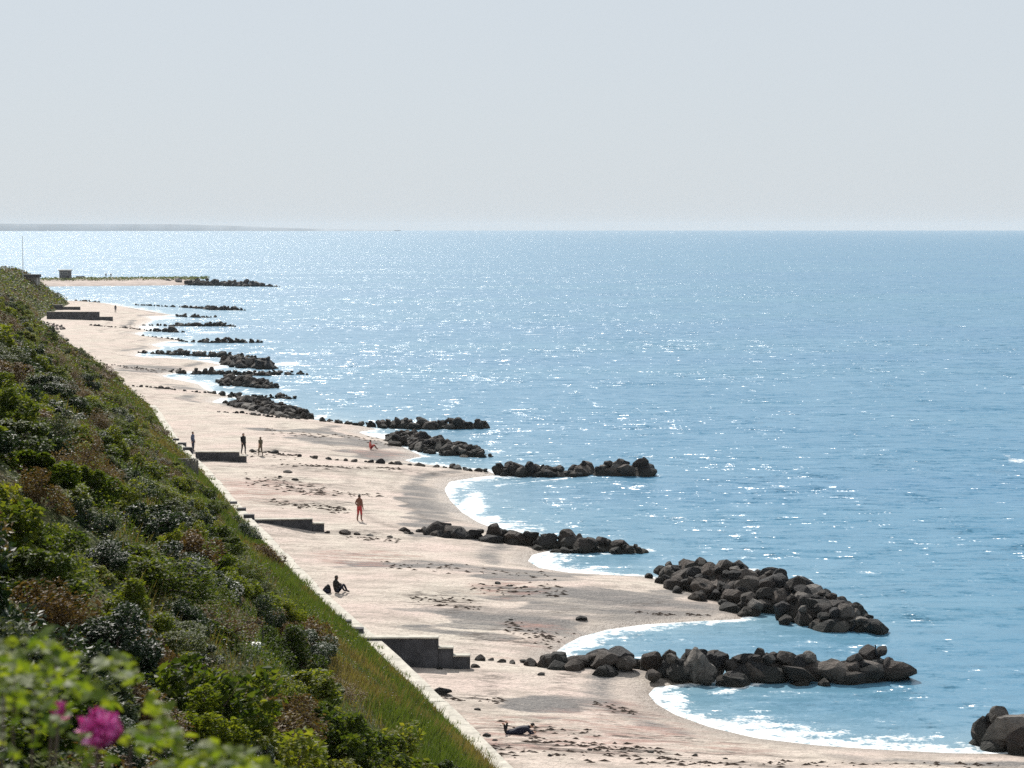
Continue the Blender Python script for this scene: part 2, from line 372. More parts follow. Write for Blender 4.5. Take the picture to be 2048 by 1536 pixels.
# ------------------------------------------------------------------ terrain: hillside
ys = np.concatenate([np.arange(-25, 60, .6), np.arange(60, 250, .9), np.arange(250, 662, 2.0)])
us = np.concatenate([[0.0, .25], np.arange(.6, 30, .6), np.arange(30, 60, 3), np.arange(60, 260, 20)])
X, Y = strip(ys, us, -1.0); x, y = X.ravel(), Y.ravel(); Z = hill_z(x, y)
Z = np.where(X.ravel() > foot_x(Y.ravel()) - .01, Z - .05, Z)
me = np_mesh('hillside', np.stack([x, y, Z], 1), grid_faces(len(ys), len(us))[:, ::-1], True); me.materials.append(M['earth'])
tag(link('hillside', me), kind='structure')

# ------------------------------------------------------------------ sea
xs = np.concatenate([-np.geomspace(16000, 215, 26), np.arange(-200, -60, 1.6), np.arange(-60, 48, .55), np.geomspace(50, 16000, 33)])
ys = np.concatenate([[-300, 0, 40], np.arange(62, 200, .5), np.arange(200, 360, 1.0), np.arange(360, 900, 2.6), np.geomspace(905, 15800, 40)])
Y, X = np.meshgrid(ys, xs, indexing='ij'); x, y = X.ravel(), Y.ravel()
near = (np.abs(x) < 260) & (y < 950)
S = np.full(x.shape, -400.0); S[near] = shore_sd(x[near], y[near])
wob = (fbm(x / 2.2, y / 2.2) - .5)
out = -S
width = .6 + 2.3 * sstep(.42, .7, fbm(x / 13 + 3, y / 17)) 
foam = np.where(out > -1.5, .64 * (1 - np.clip((out + .2) / (width * 2.1) + wob * .5, 0, 1)), 0)
band = np.exp(-((out - width * 1.7 - .8 + 1.2 * wob) / .45) ** 2) * .62 * sstep(.45, .6, fbm(x / 6, y / 6 + 8))
foam = np.clip(np.maximum(foam, band), 0, 1)
def foam_patch(px, py, rx, ry, a):
    global foam
    p = at(px, py, 0); q = np.sqrt(((x - p[0]) / (rx * p[1] / F)) ** 2 + ((y - p[1]) / (ry * p[1] ** 2 / F / CAM_Z)) ** 2)
    foam = np.maximum(foam, a * .82 * (1 - np.clip(q + wob * .7 - .15, 0, 1)))
for fp in [(1180, 1288, 50, 20, 1), (945, 1010, 34, 40, 1), (975, 1040, 35, 14, 1), (1090, 1122, 32, 12, 1), (1720, 1250, 70, 12, .75), (1640, 1200, 60, 12, .6), (1500, 1140, 40, 8, .7), (1290, 1100, 40, 7, .7), (1350, 1400, 45, 22, .85), (1480, 1455, 90, 14, .7),
           (770, 872, 45, 7, 1), (640, 834, 30, 6, 1), (440, 803, 26, 6, 1), (575, 728, 36, 7, .9), (360, 756, 40, 4, 1), (350, 690, 60, 4, 1), (320, 716, 50, 3, .9), (960, 900, 30, 6, .7), (575, 780, 30, 5, .7), (990, 903, 25, 5, .6), (830, 926, 30, 4, .9),
           (2036, 922, 34, 9, .62), (2015, 912, 14, 4, .6), (1070, 669, 44, 2.0, .62), (1400, 1375, 300, 6, .5), (1190, 1108, 90, 4, .6), (1800, 1350, 40, 7, .6), (330, 637, 40, 3, .9), (420, 665, 60, 3, .8)]: foam_patch(*fp)
shal = np.exp(-np.maximum(out, 0) / 7.0)
zz = np.where(foam > .1, foam * .05, 0) + .02 * np.sin(y * .9 + x * .2) * (near) * sstep(1, 6, out)
me = np_mesh('sea', np.stack([x, y, zz], 1), grid_faces(len(ys), len(xs)), True); me.materials.append(M['sea'])
attr(me, 'foam', foam); attr(me, 'shallow', shal)
tag(link('sea', me), kind='structure')

# far coast across the water, haze fade put into its pale grey colour
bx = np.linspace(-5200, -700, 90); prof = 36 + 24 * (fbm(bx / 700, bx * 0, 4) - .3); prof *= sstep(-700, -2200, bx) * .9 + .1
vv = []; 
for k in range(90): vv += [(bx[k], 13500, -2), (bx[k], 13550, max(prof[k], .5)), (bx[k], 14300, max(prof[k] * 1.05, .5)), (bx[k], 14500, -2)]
me = np_mesh('far_coast', vv, grid_faces(90, 4)[:, ::-1], True); me.materials.append(m_simple('hazed_coast', (.27, .29, .31), .95, .1, .3, .003, 0))
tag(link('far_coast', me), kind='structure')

# spit with its low dune
P0 = at(-500, 586, 0); sp = [at(*p, 0) for p in [(-500, 586), (-100, 576), (110, 573), (250, 572), (330, 571), (400, 570.5), (440, 570)]]
vv = []; ww = [0, 3, 9, 16, 30, 42, 50]; hh = [-.4, .5, 1.3, 1.9, 2.3, 1.2, -.6]
sxs = np.linspace(sp[0][0], sp[-1][0], 120); syy = np.interp(sxs, [p[0] for p in sp], [p[1] for p in sp])
gr = []
for k in range(120):
    tp = float(sstep(sp[-1][0] + 1, sp[-1][0] - 24, sxs[k]))
    for w_, h_ in zip(ww, hh):
        vv.append((sxs[k], syy[k] + w_ * (.25 + .75 * tp), (h_ * (.35 + .65 * tp) if h_ > 0 else h_) + (.25 * (vnoise(sxs[k] / 3, w_) - .5) if h_ > 0 else 0)))
me = np_mesh('spit', vv, grid_faces(120, 7)[:, ::-1], True)
me.materials.append(m_simple('spit_sand', (.44, .37, .33), .95, .2, .2, .4))
tag(link('spit', me), kind='structure')

# ------------------------------------------------------------------ boulders
def rock_mesh(k, squash=1.0):
    rn = random.Random(100 + k); bm = bmesh.new(); bmesh.ops.create_icosphere(bm, subdivisions=3, radius=1)
    sc = Vector((rn.uniform(.85, 1.25), rn.uniform(.8, 1.1), rn.uniform(.62, .9) * squash))
    planes = []
    for _ in range(17):
        n = Vector((rn.gauss(0, 1), rn.gauss(0, 1), rn.gauss(0, 1))).normalized(); planes.append((n, rn.uniform(.50, .84)))
    for v in bm.verts:
        for n, d in planes:
            e = v.co.dot(n) - d
            if e > 0: v.co -= n * e * .98
        v.co += Vector((rn.uniform(-1, 1), rn.uniform(-1, 1), rn.uniform(-1, 1))) * .018
        v.co = Vector((v.co.x * sc.x, v.co.y * sc.y, v.co.z * sc.z)) * 1.18
    bmesh.ops.dissolve_limit(bm, angle_limit=R(6), verts=bm.verts[:], edges=bm.edges[:])
    bmesh.ops.triangulate(bm, faces=bm.faces[:])
    me = bm_mesh('boulder', bm); me.materials.append(M['rock'])
    me.polygons.foreach_set('use_smooth', [False] * len(me.polygons)); return me
ROCKS = [rock_mesh(k) for k in range(14)]
def put_rock(parent, loc, r, name='boulder'):
    o = bpy.data.objects.new(name, random.choice(ROCKS)); COL.objects.link(o)
    if parent: o.parent = parent
    o.location = loc; o.scale = (r * random.uniform(.85, 1.2), r * random.uniform(.85, 1.15), r * random.uniform(.8, 1.1))
    o.rotation_euler = (random.uniform(-.5, .5), random.uniform(-.5, .5), random.uniform(0, 6.28))
    if not parent: o.scale.z *= .6; o.rotation_euler[0] *= .3; o.rotation_euler[1] *= .3
    return o
def groyne(name, label, cat, pts, rmin, rmax, dens, group=None, zref=.15):
    W = [np.append(at(p[0], p[1], zref)[:2], p[2:]) for p in pts]
    base = W[0]; root = empty(name, (base[0], base[1], sand_z(base[0], base[1])))
    tag(root, label, cat, group); o = Vector(root.location)
    for a, b in zip(W[:-1], W[1:]):
        L = math.hypot(b[0] - a[0], b[1] - a[1]); wm = (a[2] + b[2]) / 2
        n = max(1, int(round(L * (wm * 2 + .5) * dens * 1.45 / (rmin + rmax) ** 2)))
        tx, ty = (b[0] - a[0]) / max(L, .01), (b[1] - a[1]) / max(L, .01)
        for k in range(n):
            t = (k + random.uniform(.1, .9)) / n; w = a[2] + (b[2] - a[2]) * t; h = a[3] + (b[3] - a[3]) * t
            q = random.uniform(-1, 1); x_ = a[0] + (b[0] - a[0]) * t - ty * q * w; y_ = a[1] + (b[1] - a[1]) * t + tx * q * w
            r = .78 * (rmin * .8 + (rmax * 1.2 - rmin * .8) * random.random() ** 2) * min(1, max(.5, h))
            g = max(sand_z(x_, y_), -.55)
            top = h * (1 - .75 * abs(q) ** 1.5) * random.uniform(.8, 1.12)
            z = max(top - r * .72, g + r * .12)
            put_rock(root, Vector((x_, y_, z)) - o, r)
            if z - r * .7 > g + .25:            # something must carry the upper stones
                put_rock(root, Vector((x_ + random.uniform(-.2, .2), y_ + random.uniform(-.2, .2), (z + g) / 2 - .25 * r)) - o, max(r, (z - g) * .62))
    return root
FAR = 'far boulder groynes along the beach'
G1 = groyne('stone_groyne', 'dark boulder groyne starting at the tall stepped concrete wall, cormorant at its end', 'groyne',
       [(955, 1331, .5, .45), (1060, 1336, .7, .6), (1100, 1340, 1.1, 1.1), (1200, 1346, 1.3, 1.25), (1320, 1352, 1.5, 1.6), (1450, 1354, 1.4, 1.45), (1560, 1354, 1.5, 1.7), (1640, 1352, 1.3, 1.2), (1720, 1350, 1.3, 1.4), (1765, 1347, 1.0, 1.3), (1790, 1348, .6, .5), (1828, 1347, .4, .25)], .5, .95, 1.75)
B1 = groyne('stone_breakwater', 'broad heap of grey boulders at a sand spit tip, foam around its outer end', 'breakwater',
       [(1300, 1150, .7, .8), (1345, 1155, 1.2, 1.1), (1400, 1166, 2.8, 1.6), (1470, 1184, 3.6, 1.8), (1550, 1206, 3.6, 1.7), (1630, 1232, 2.8, 1.5), (1690, 1250, 1.7, 1.2), (1720, 1255, .7, .7)], .45, .85, 1.25)
put_rock(B1, Vector(at(1750, 1256, .2)) - B1.location, .75)
groyne('stone_groyne', 'dark boulder groyne running to the water behind the seated person with a bag', 'groyne',
       [(800, 1079, .3, .35), (850, 1080, .9, .9), (920, 1083, 1.2, 1.15), (1030, 1088, 1.3, 1.15), (1120, 1094, 1.5, 1.1), (1200, 1098, 1.4, 1.2), (1255, 1099, 1.0, .8), (1288, 1100, .4, .35)], .42, .85, 1.8)
groyne('stone_groyne', 'long boulder groyne with big rounded end rock, small stones trailing inland to a low wall', 'groyne',
       [(500, 920, .5, .3), (600, 928, .6, .35), (760, 937, .6, .4), (900, 941, .7, .5), (985, 946, .8, .6), (1000, 947, 1.1, 1.2), (1100, 947, 1.4, 1.3), (1200, 945, 1.3, 1.2), (1260, 947, 1.1, 1.3), (1285, 947, 1.2, 1.7), (1312, 947, .8, .9)], .4, .9, 1.4)
groyne('stone_breakwater', 'oblong heap of small grey boulders parallel to shore beyond the long rounded groyne', 'breakwater',
       [(790, 876, 1.2, .9), (830, 886, 2.6, 1.3), (880, 897, 2.8, 1.2), (930, 907, 2.0, 1.1), (975, 911, .6, .5)], .4, .75, 1.35)
groyne('stone_groyne', 'short dark boulder groyne with square end rock just behind an oblong boulder heap', 'groyne',
       [(642, 845, .9, .7), (670, 846, .7, .55), (720, 850, .8, .6), (780, 853, 1.1, 1.1), (860, 854, 1.1, 1.0), (930, 854, 1.1, 1.1), (976, 854, .9, 1.1)], .45, .9, 1.5)
groyne('stone_breakwater', 'grey boulder heap lying on dry sand beside a row of low dark stones', 'breakwater',
       [(468, 808, 1.2, 1.0), (500, 813, 2.4, 1.3), (550, 824, 2.8, 1.3), (595, 836, 2.4, 1.2), (615, 841, .7, .5)], .45, .8, 1.25)
groyne('stone_row', 'row of low dark stones on the sand beside a boulder heap', 'stones', [(432, 836, .5, .3), (470, 837, .5, .3), (490, 834, .5, .35), (560, 843, .6, .35), (612, 845, .6, .35)], .35, .6, 1.0)
groyne('stone_groyne', 'thin broken groyne of dark stones between two boulder heaps near the shore', 'groyne',
       [(235, 783, .3, .25), (262, 783, .6, .4), (320, 784, .7, .7), (372, 787, .6, .6), (420, 790, .5, .55), (470, 793, 1.0, .8), (520, 795, .8, .5), (570, 794, .8, .8), (590, 796, .6, .5)], .4, .8, .95)
groyne('stone_breakwater', 'boulder heap lying close inside the longest far groyne', 'breakwater', [(452, 762, 1.5, 1.2), (490, 768, 3.0, 1.3), (525, 772, 2.2, 1.0), (548, 775, .8, .6)], .45, .8, 1.15)
groyne('stone_groyne', 'far boulder groyne with a long thin tip reaching out past two heaps', 'groyne', [(332, 744, .6, .6), (385, 746, .9, .9), (450, 747, .9, .8), (530, 749, .9, .7), (575, 747, .9, .8), (604, 746, .7, .8), (617, 748, .3, .15)], .45, .85, 1.3)
groyne('stone_breakwater', 'tall boulder heap with white foam on its seaward side among far groynes', 'breakwater', [(450, 724, 1.0, 1.0), (480, 728, 2.6, 1.4), (510, 734, 2.6, 1.5), (535, 736, 2.0, 1.7)], .5, .9, 1.15)
for pts in [[(277, 704, .5, .7), (310, 706, .5, .6), (355, 708, .9, 1.1), (400, 711, .8, .8), (440, 712, 1.0, 1.2), (480, 712, .7, .8), (512, 714, .4, .4)],
            [(285, 675, .4, .5), (332, 677, .4, .4), (365, 682, .4, .35), (410, 684, .7, .7), (430, 684, .9, 1.2), (480, 684, .7, .8), (523, 684, .8, .9)],
            [(180, 657, .3, .3), (215, 659, .6, .6), (262, 660, .6, .6), (300, 661, .6, .5), (345, 663, 1.0, 1.2), (372, 663, .5, .5)],
            [(288, 650, .4, .4), (340, 651, .8, .8), (400, 651, .9, 1.0), (440, 651, .8, 1.0), (472, 652, .5, .4)],
            [(353, 632, .6, .7), (395, 634, .9, .9), (420, 634, .5, .4), (437, 633, .6, .7)],
            [(270, 609, .4, .4), (330, 612, .6, .5), (400, 616, .8, .8), (430, 619, 1.0, 1.2), (470, 619, .9, 1.1), (494, 620, .5, .4)]]:
    groyne('stone_groyne', 'low line of dark boulders, one of the farthest groynes before the spit', 'groyne', pts, .5, .95, 1.25, FAR)
groyne('stone_row', 'few dark boulders in shallow water at foot of the far headland', 'stones', [(150, 603, .7, .9), (175, 603, .6, .8), (200, 604, .4, .5)], .5, .9, .9)
groyne('stone_row', 'scattered small stones on dry sand, inland of the groyne with the long thin tip', 'stones', [(172, 738, .5, .25), (240, 741, .8, .3), (300, 744, .9, .35)], .3, .55, .6)
groyne('stone_row', 'loose heap of grey stones at the hill foot near the long far wall', 'stones', [(75, 655, 2.0, .5), (95, 660, 3.0, .6), (118, 668, 1.2, .45)], .4, .8, .6)
groyne('stone_breakwater', 'brown boulder heap standing in the water off the pink sand by the sunbather', 'breakwater',
       [(1965, 1478, 1.0, 1.1), (2010, 1482, 2.0, 1.8), (2080, 1484, 2.4, 1.9), (2160, 1488, 2.2, 1.7)], .55, 1.05, 1.5)
groyne('stone_jetty', 'long dark rock jetty continuing the grassy spit', 'jetty', [(325, 568, 2.0, 2.3), (400, 570, 2.4, 2.4), (470, 571.5, 2.6, 2.3), (505, 572, 2.4, 2.2), (535, 572.5, 1.6, 1.3), (558, 573, .6, .5)], .8, 1.4, 1.0)

# loose stones
LS = 'loose stones lying on the sand'
big = on_beach(886, 1388); tag(put_rock(None, big + Vector((0, 0, .12)), .42, 'loose_stone'), 'rounded brown boulder alone on the sand near the tall concrete wall', 'stone')
for px, py, r in [(800, 1334, .5), (815, 1340, .28), (955, 1420, .2), (928, 1442, .17), (880, 1402, .2), (898, 1413, .16), (975, 1472, .2), (990, 1481, .14), (853, 1386, .14), (842, 1375, .1), (1080, 1350, .2), (1022, 1240, .15), (1050, 1175, .18),
                  (995, 1168, .25), (1020, 1172, .2), (1110, 1160, .15), (880, 1338, .22), (690, 1068, .5), (715, 1070, .3), (740, 1072, .3), (780, 1075, .3), (655, 1066, .25), (1165, 1240, .4), (950, 1335, .3),
                  (1180, 1500, .14), (1100, 1512, .16), (1300, 1505, .14), (1390, 1512, .16), (1450, 1518, .12), (575, 945, .5), (590, 960, .35), (560, 955, .3), (300, 832, .5), (318, 836, .5)]:
    p = on_beach(px, py); tag(put_rock(None, p + Vector((0, 0, r * .12)), r * .8, 'loose_stone'), 'small dark stone lying loose on the sand between the groynes', 'stone', LS)

# seaweed and driftwood litter: tangled low lumps, too many to count
def litter():
    V, Fc = [], []
    def lump(p, a, b, h, rot):
        i0 = len(V); n = 7
        for k in range(n):
            t = k * 2 * math.pi / n; r_ = random.uniform(.7, 1.2)
            X_, Y_ = a * r_ * math.cos(t), b * r_ * math.sin(t)
            V.append((p[0] + X_ * math.cos(rot) - Y_ * math.sin(rot), p[1] + X_ * math.sin(rot) + Y_ * math.cos(rot), p[2] - .03))
        V.append((p[0], p[1], p[2] + h))
        for k in range(n): Fc.append((i0 + k, i0 + (k + 1) % n, i0 + n))
    lines = [(960, 1500, 1400, 1520, 60, 14), (1050, 1478, 1330, 1505, 50, 8), (1000, 1450, 1200, 1470, 20, 10), (870, 1395, 1010, 1405, 20, 7), (1180, 1405, 1270, 1425, 22, 8), (1010, 1255, 1180, 1300, 60, 18), (930, 1175, 1130, 1185, 40, 12), (760, 1130, 1100, 1150, 40, 10),
             (490, 960, 650, 985, 70, 16), (540, 1005, 690, 1020, 40, 8), (600, 985, 760, 990, 30, 5), (640, 1010, 700, 1025, 20, 6), (690, 1075, 800, 1082, 25, 4), (500, 905, 600, 915, 30, 8), (560, 930, 800, 938, 50, 3), (700, 880, 830, 895, 24, 6), (360, 690, 460, 700, 26, 6),
             (250, 735, 330, 745, 24, 4), (1300, 1528, 2000, 1530, 50, 6), (1270, 1225, 1420, 1235, 24, 4), (620, 870, 800, 880, 24, 5), (820, 1195, 960, 1215, 30, 10), (250, 650, 340, 665, 26, 5), (520, 860, 640, 872, 20, 5)]
    for x0, y0, x1, y1, n, j in lines:
        for _ in range(int(n * 1.6)):
            t = random.random(); px = x0 + (x1 - x0) * t; py = min(y0 + (y1 - y0) * t + random.gauss(0, j * .5), 1560)
            q = on_beach(px, py)
            if q.z < .08: continue
            k = random.uniform(.035, .12) * (1 + q.y / 300)
            lump(q, k * random.uniform(1.2, 3), k * random.uniform(.5, 1), k * .5, random.gauss(0, .35))
    return np_mesh('seaweed_litter', V, Fc)
me = litter(); me.materials.append(M['seaweed']); tag(link('seaweed_litter', me), kind='stuff')

# ------------------------------------------------------------------ seawall: cap stones in a row
sw = empty('seawall', (float(foot_x(80)), 80, 1.0)); tag(sw, 'long pale concrete seawall at the foot of the grassy slope', 'seawall')
yy = 62.0
while yy < 236:
    L = 3.0; a = Vector((float(foot_x(yy)), yy, 0)); b = Vector((float(foot_x(yy + L)), yy + L, 0)); dv = b - a; ang = math.atan2(dv.y, dv.x)
    bm = bmesh.new(); z1 = 1.92 + random.uniform(-.02, .02)
    box_bm(bm, .012, dv.length - .012, -.62, .0, .1, z1 - .14); box_bm(bm, .012, dv.length - .012, -.68, .03, z1 - .137, z1)
    me = bm_mesh('wall_segment', bm, 0); o = link('wall_segment', me, sw, M['concrete']); o.location = a - Vector(sw.location) + Vector((random.uniform(-.05, .05), 0, 0)); o.rotation_euler = (random.uniform(-.02, .02), 0, ang + random.uniform(-.008, .008))
    yy += L * math.sin(ang) 

def stepped_wall(label, tops, ypos, z0, thick, blocks, mat=None, name='concrete_groyne', slope=0.0, group=None):
    """tops: list of (x_left, x_right, z_top) along the wall"""
    xl = tops[0][0]; root = empty(name, (xl, ypos, z0), slope); tag(root, label, 'wall', group)
    for i, (a, b, z) in enumerate(tops):
        npn = max(1, int(round((b - a) / 1.7))); pw = (b - a) / npn
        for k in range(npn):
            jit = (.012 if k % 2 else -.012) + .005 * i
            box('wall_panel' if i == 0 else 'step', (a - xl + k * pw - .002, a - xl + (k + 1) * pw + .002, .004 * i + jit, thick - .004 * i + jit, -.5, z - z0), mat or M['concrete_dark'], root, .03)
        box('coping', (a - xl + .003 * i - .01, b - xl + .02, -.03, thick + .03, z - z0 + .002, z - z0 + .08), M['concrete'], root, .02)  # pale against the dark panels: sunlit wall top put into the colour
    for (p, s, h) in blocks:
        o = box('block', (-s / 2, s / 2, -.25, .25, -.9, h), mat or M['concrete_dark'], root, .02)
        o.location = Matrix.Rotation(-slope, 3, 'Z') @ (Vector(p) - Vector(root.location))
Pe = on_beach(940, 1338); Yw = Pe.y; xa = lambda px, Yv: (px - 1024) / F * Yv
zt = lambda py, Yv: CAM_Z + (ray(1024, py) * (Yv / ray(1024, py)[1]))[2]
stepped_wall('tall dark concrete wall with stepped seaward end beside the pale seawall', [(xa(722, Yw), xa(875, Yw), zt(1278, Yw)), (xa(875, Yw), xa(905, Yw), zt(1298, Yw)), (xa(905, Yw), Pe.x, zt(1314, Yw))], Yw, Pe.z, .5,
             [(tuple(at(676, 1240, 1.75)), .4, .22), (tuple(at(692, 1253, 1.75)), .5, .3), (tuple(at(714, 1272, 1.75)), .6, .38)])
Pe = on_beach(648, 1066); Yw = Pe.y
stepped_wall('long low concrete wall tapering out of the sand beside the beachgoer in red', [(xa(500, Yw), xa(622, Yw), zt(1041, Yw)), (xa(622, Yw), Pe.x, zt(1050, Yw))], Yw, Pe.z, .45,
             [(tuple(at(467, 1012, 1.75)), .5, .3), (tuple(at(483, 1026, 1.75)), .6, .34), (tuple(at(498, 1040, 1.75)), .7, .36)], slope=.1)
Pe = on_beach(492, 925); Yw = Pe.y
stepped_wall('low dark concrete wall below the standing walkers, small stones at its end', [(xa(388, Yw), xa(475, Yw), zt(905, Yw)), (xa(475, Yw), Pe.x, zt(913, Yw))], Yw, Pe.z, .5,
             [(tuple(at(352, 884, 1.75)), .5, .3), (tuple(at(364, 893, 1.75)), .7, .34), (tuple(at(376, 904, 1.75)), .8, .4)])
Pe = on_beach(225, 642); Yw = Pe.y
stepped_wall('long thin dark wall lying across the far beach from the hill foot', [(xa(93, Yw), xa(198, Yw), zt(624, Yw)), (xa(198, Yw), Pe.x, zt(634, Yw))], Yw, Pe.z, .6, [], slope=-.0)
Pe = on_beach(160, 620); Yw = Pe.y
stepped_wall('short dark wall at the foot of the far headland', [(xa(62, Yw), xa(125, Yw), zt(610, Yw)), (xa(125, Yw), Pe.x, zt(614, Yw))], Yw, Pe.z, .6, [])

# ------------------------------------------------------------------ vegetation
def leaf_cloud(cent, size, normal_bias=None, rng=RNG, aspect=.55, fold=.25):
    """one folded rhombus leaf per centre -> verts, quads"""
    n = len(cent); size = np.broadcast_to(size, (n,))[:, None]
    d = rng.normal(size=(n, 3)); d[:, 2] = np.abs(d[:, 2]) * .5 - .1; d /= np.linalg.norm(d, axis=1)[:, None]
    w = rng.normal(size=(n, 3)); w -= (w * d).sum(1)[:, None] * d; w[:, 2] *= .45; w /= np.linalg.norm(w, axis=1)[:, None]
    nn = np.cross(d, w)
    v = np.stack([cent - d * size * .5, cent + w * size * aspect * .5 + nn * size * fold * .3 - d * size * .05, cent + d * size * .5, cent - w * size * aspect * .5 + nn * size * fold * .3 - d * size * .05], 1).reshape(-1, 3)
    return v, np.arange(4 * n).reshape(n, 4)
def shrub_mesh(k, n, leaf, rx, rz, clumps, mat):
    rng = np.random.default_rng(500 + k)
    cc = rng.normal(size=(clumps, 3)); cc /= np.linalg.norm(cc, axis=1)[:, None]; cc *= rng.uniform(.35, .95, (clumps, 1)); cc[:, 2] = np.abs(cc[:, 2])
    cc *= np.array([rx, rx, rz]); cr = rng.uniform(.16, .34, clumps) * rx
    w = rng.integers(0, clumps, n); d = rng.normal(size=(n, 3)); d /= np.linalg.norm(d, axis=1)[:, None]
    c = cc[w] + d * (cr[w] * rng.uniform(.4, 1.05, n) ** .6)[:, None]; c[:, 2] = np.maximum(c[:, 2], .02)
    v, f = leaf_cloud(c, rng.uniform(.7, 1.3, n) * leaf, rng=rng)
    fol = np_mesh('foliage', v, f); fol.materials.append(mat)
    bm = bmesh.new()
    for j in range(clumps):
        q = Vector(cc[j]); m = q * .5 + Vector((0, 0, .1)); tube_bm(bm, (0, 0, -.3), m, .024, .016, 4); tube_bm(bm, m, q * 1.12, .016, .005, 4)
    st = bm_mesh('stems', bm); st.materials.append(M['twig']); return fol, st
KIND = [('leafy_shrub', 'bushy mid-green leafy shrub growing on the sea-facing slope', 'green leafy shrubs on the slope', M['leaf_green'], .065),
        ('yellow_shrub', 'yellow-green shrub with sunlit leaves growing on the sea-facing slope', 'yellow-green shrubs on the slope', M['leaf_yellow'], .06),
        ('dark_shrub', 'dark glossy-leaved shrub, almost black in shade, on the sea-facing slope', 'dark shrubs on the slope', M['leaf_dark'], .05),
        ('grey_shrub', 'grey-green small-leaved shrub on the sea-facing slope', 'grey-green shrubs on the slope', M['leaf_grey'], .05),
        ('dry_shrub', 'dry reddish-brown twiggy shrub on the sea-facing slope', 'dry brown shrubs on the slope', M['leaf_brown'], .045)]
PROTO = []
for ki, (nm, lb, gp, mt, lf) in enumerate(KIND):
    PROTO.append([shrub_mesh(ki * 10 + j, (9500, 6500, 4200)[j] if ki != 4 else 4000, lf * (1.15, 1.5, 1.95)[j], random.uniform(.75, 1.0), random.uniform(.75, 1.05), random.randint(18, 28), mt) for j in range(3)])
def in_view(x, y, m=2.0): return (x > -.225 * y - m - .02 * y) & (x < .24 * y + m)
cnt = [0] * 5; tries = 0; placed = []
rail_q = on_hill(505, 1292)
while len(placed) < 860 and tries < 40000:
    tries += 1
    y_ = random.choice((random.uniform(9, 45), random.uniform(9, 75), random.uniform(60, 140), random.uniform(130, 300))); u = random.uniform(1.5, 34)
    x_ = float(foot_x(y_)) - u
    if not in_view(x_, y_, 1.5): continue
    zone = float(fbm(np.array([x_ / 11]), np.array([y_ / 11]))[0]); zz_ = float(fbm(np.array([x_ / 6 + 40]), np.array([y_ / 6]))[0])
    if u < (7.8 if y_ < 105 else 4.6) + 5 * (zone - .5) and random.random() > (.02 if y_ < 110 else .3): continue
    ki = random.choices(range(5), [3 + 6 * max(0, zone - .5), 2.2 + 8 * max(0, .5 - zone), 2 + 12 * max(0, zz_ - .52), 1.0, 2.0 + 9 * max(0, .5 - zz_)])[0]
    if cnt[ki] >= 260: continue
    sz = random.uniform(.55, 1.25) * (1.0 if y_ > 22 else .8)
    pxx = 1024 + x_ / y_ * F
    if 420 < pxx < 600 and rail_q.y - 10 < y_ < rail_q.y + 1.2: continue
    if any((x_ - a) ** 2 + (y_ - b) ** 2 < (.46 * (sz + c)) ** 2 for a, b, c in placed): continue
    z_ = float(hill_z(np.array([x_]), np.array([y_]))[0])
    t_ = math.hypot(x_, y_)
    if y_ < 16 and z_ + sz * 1.1 > CAM_Z - .215 * y_: sz = max(.25, (CAM_Z - .215 * y_ - z_) / 1.1)
    placed.append((x_, y_, sz)); cnt[ki] += 1
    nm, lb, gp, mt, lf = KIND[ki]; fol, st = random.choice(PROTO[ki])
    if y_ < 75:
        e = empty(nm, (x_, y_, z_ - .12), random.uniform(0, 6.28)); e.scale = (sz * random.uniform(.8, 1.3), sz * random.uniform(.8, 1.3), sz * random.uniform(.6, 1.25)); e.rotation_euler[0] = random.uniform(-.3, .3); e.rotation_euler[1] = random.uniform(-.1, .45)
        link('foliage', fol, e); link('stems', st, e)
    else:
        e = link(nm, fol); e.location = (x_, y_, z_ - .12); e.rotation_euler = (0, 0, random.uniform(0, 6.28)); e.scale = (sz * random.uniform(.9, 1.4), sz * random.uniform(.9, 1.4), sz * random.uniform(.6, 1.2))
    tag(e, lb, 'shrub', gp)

# undergrowth and grass: nobody could count these
def scatter(n, ymin, ymax, pw, umin, umax):
    a = RNG.random(n); g = 1 - pw
    y_ = (ymin ** g + a * (ymax ** g - ymin ** g)) ** (1 / g); u = RNG.uniform(umin, umax, n)
    x_ = foot_x(y_) - u; m = in_view(x_, y_); return x_[m], y_[m], u[m]
x_, y_, u_ = scatter(900000, 9, 640, 1.35, .5, 34)
patch = fbm(x_ / 5 + 20, y_ / 5); m = (u_ > 4.2 + 5 * (fbm(x_ / 7, y_ / 7) - .5)) | (RNG.random(len(x_)) < .15) | (y_ > 170)
x_, y_, patch = x_[m], y_[m], patch[m]
h = hill_z(x_, y_) + RNG.random(len(x_)) ** 1.5 * (.12 + .75 * np.clip(patch - .3, 0, .5)) * (1 + y_ / 250)
sz = RNG.uniform(.7, 1.3, len(x_)) * np.maximum(.065, y_ * .00105)
cen = np.stack([x_, y_, h], 1)
sel = fbm(x_ / 3.1 + 70, y_ / 3.1 + 3) + RNG.normal(0, .10, len(x_))
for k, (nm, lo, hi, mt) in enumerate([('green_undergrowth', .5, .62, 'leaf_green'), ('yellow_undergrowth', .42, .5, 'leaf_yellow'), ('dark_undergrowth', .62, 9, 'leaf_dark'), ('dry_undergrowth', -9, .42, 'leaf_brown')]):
    q = (sel >= lo) & (sel < hi); v, f = leaf_cloud(cen[q], sz[q]); me = np_mesh(nm, v, f); me.materials.append(M[mt]); tag(link(nm, me), kind='stuff')
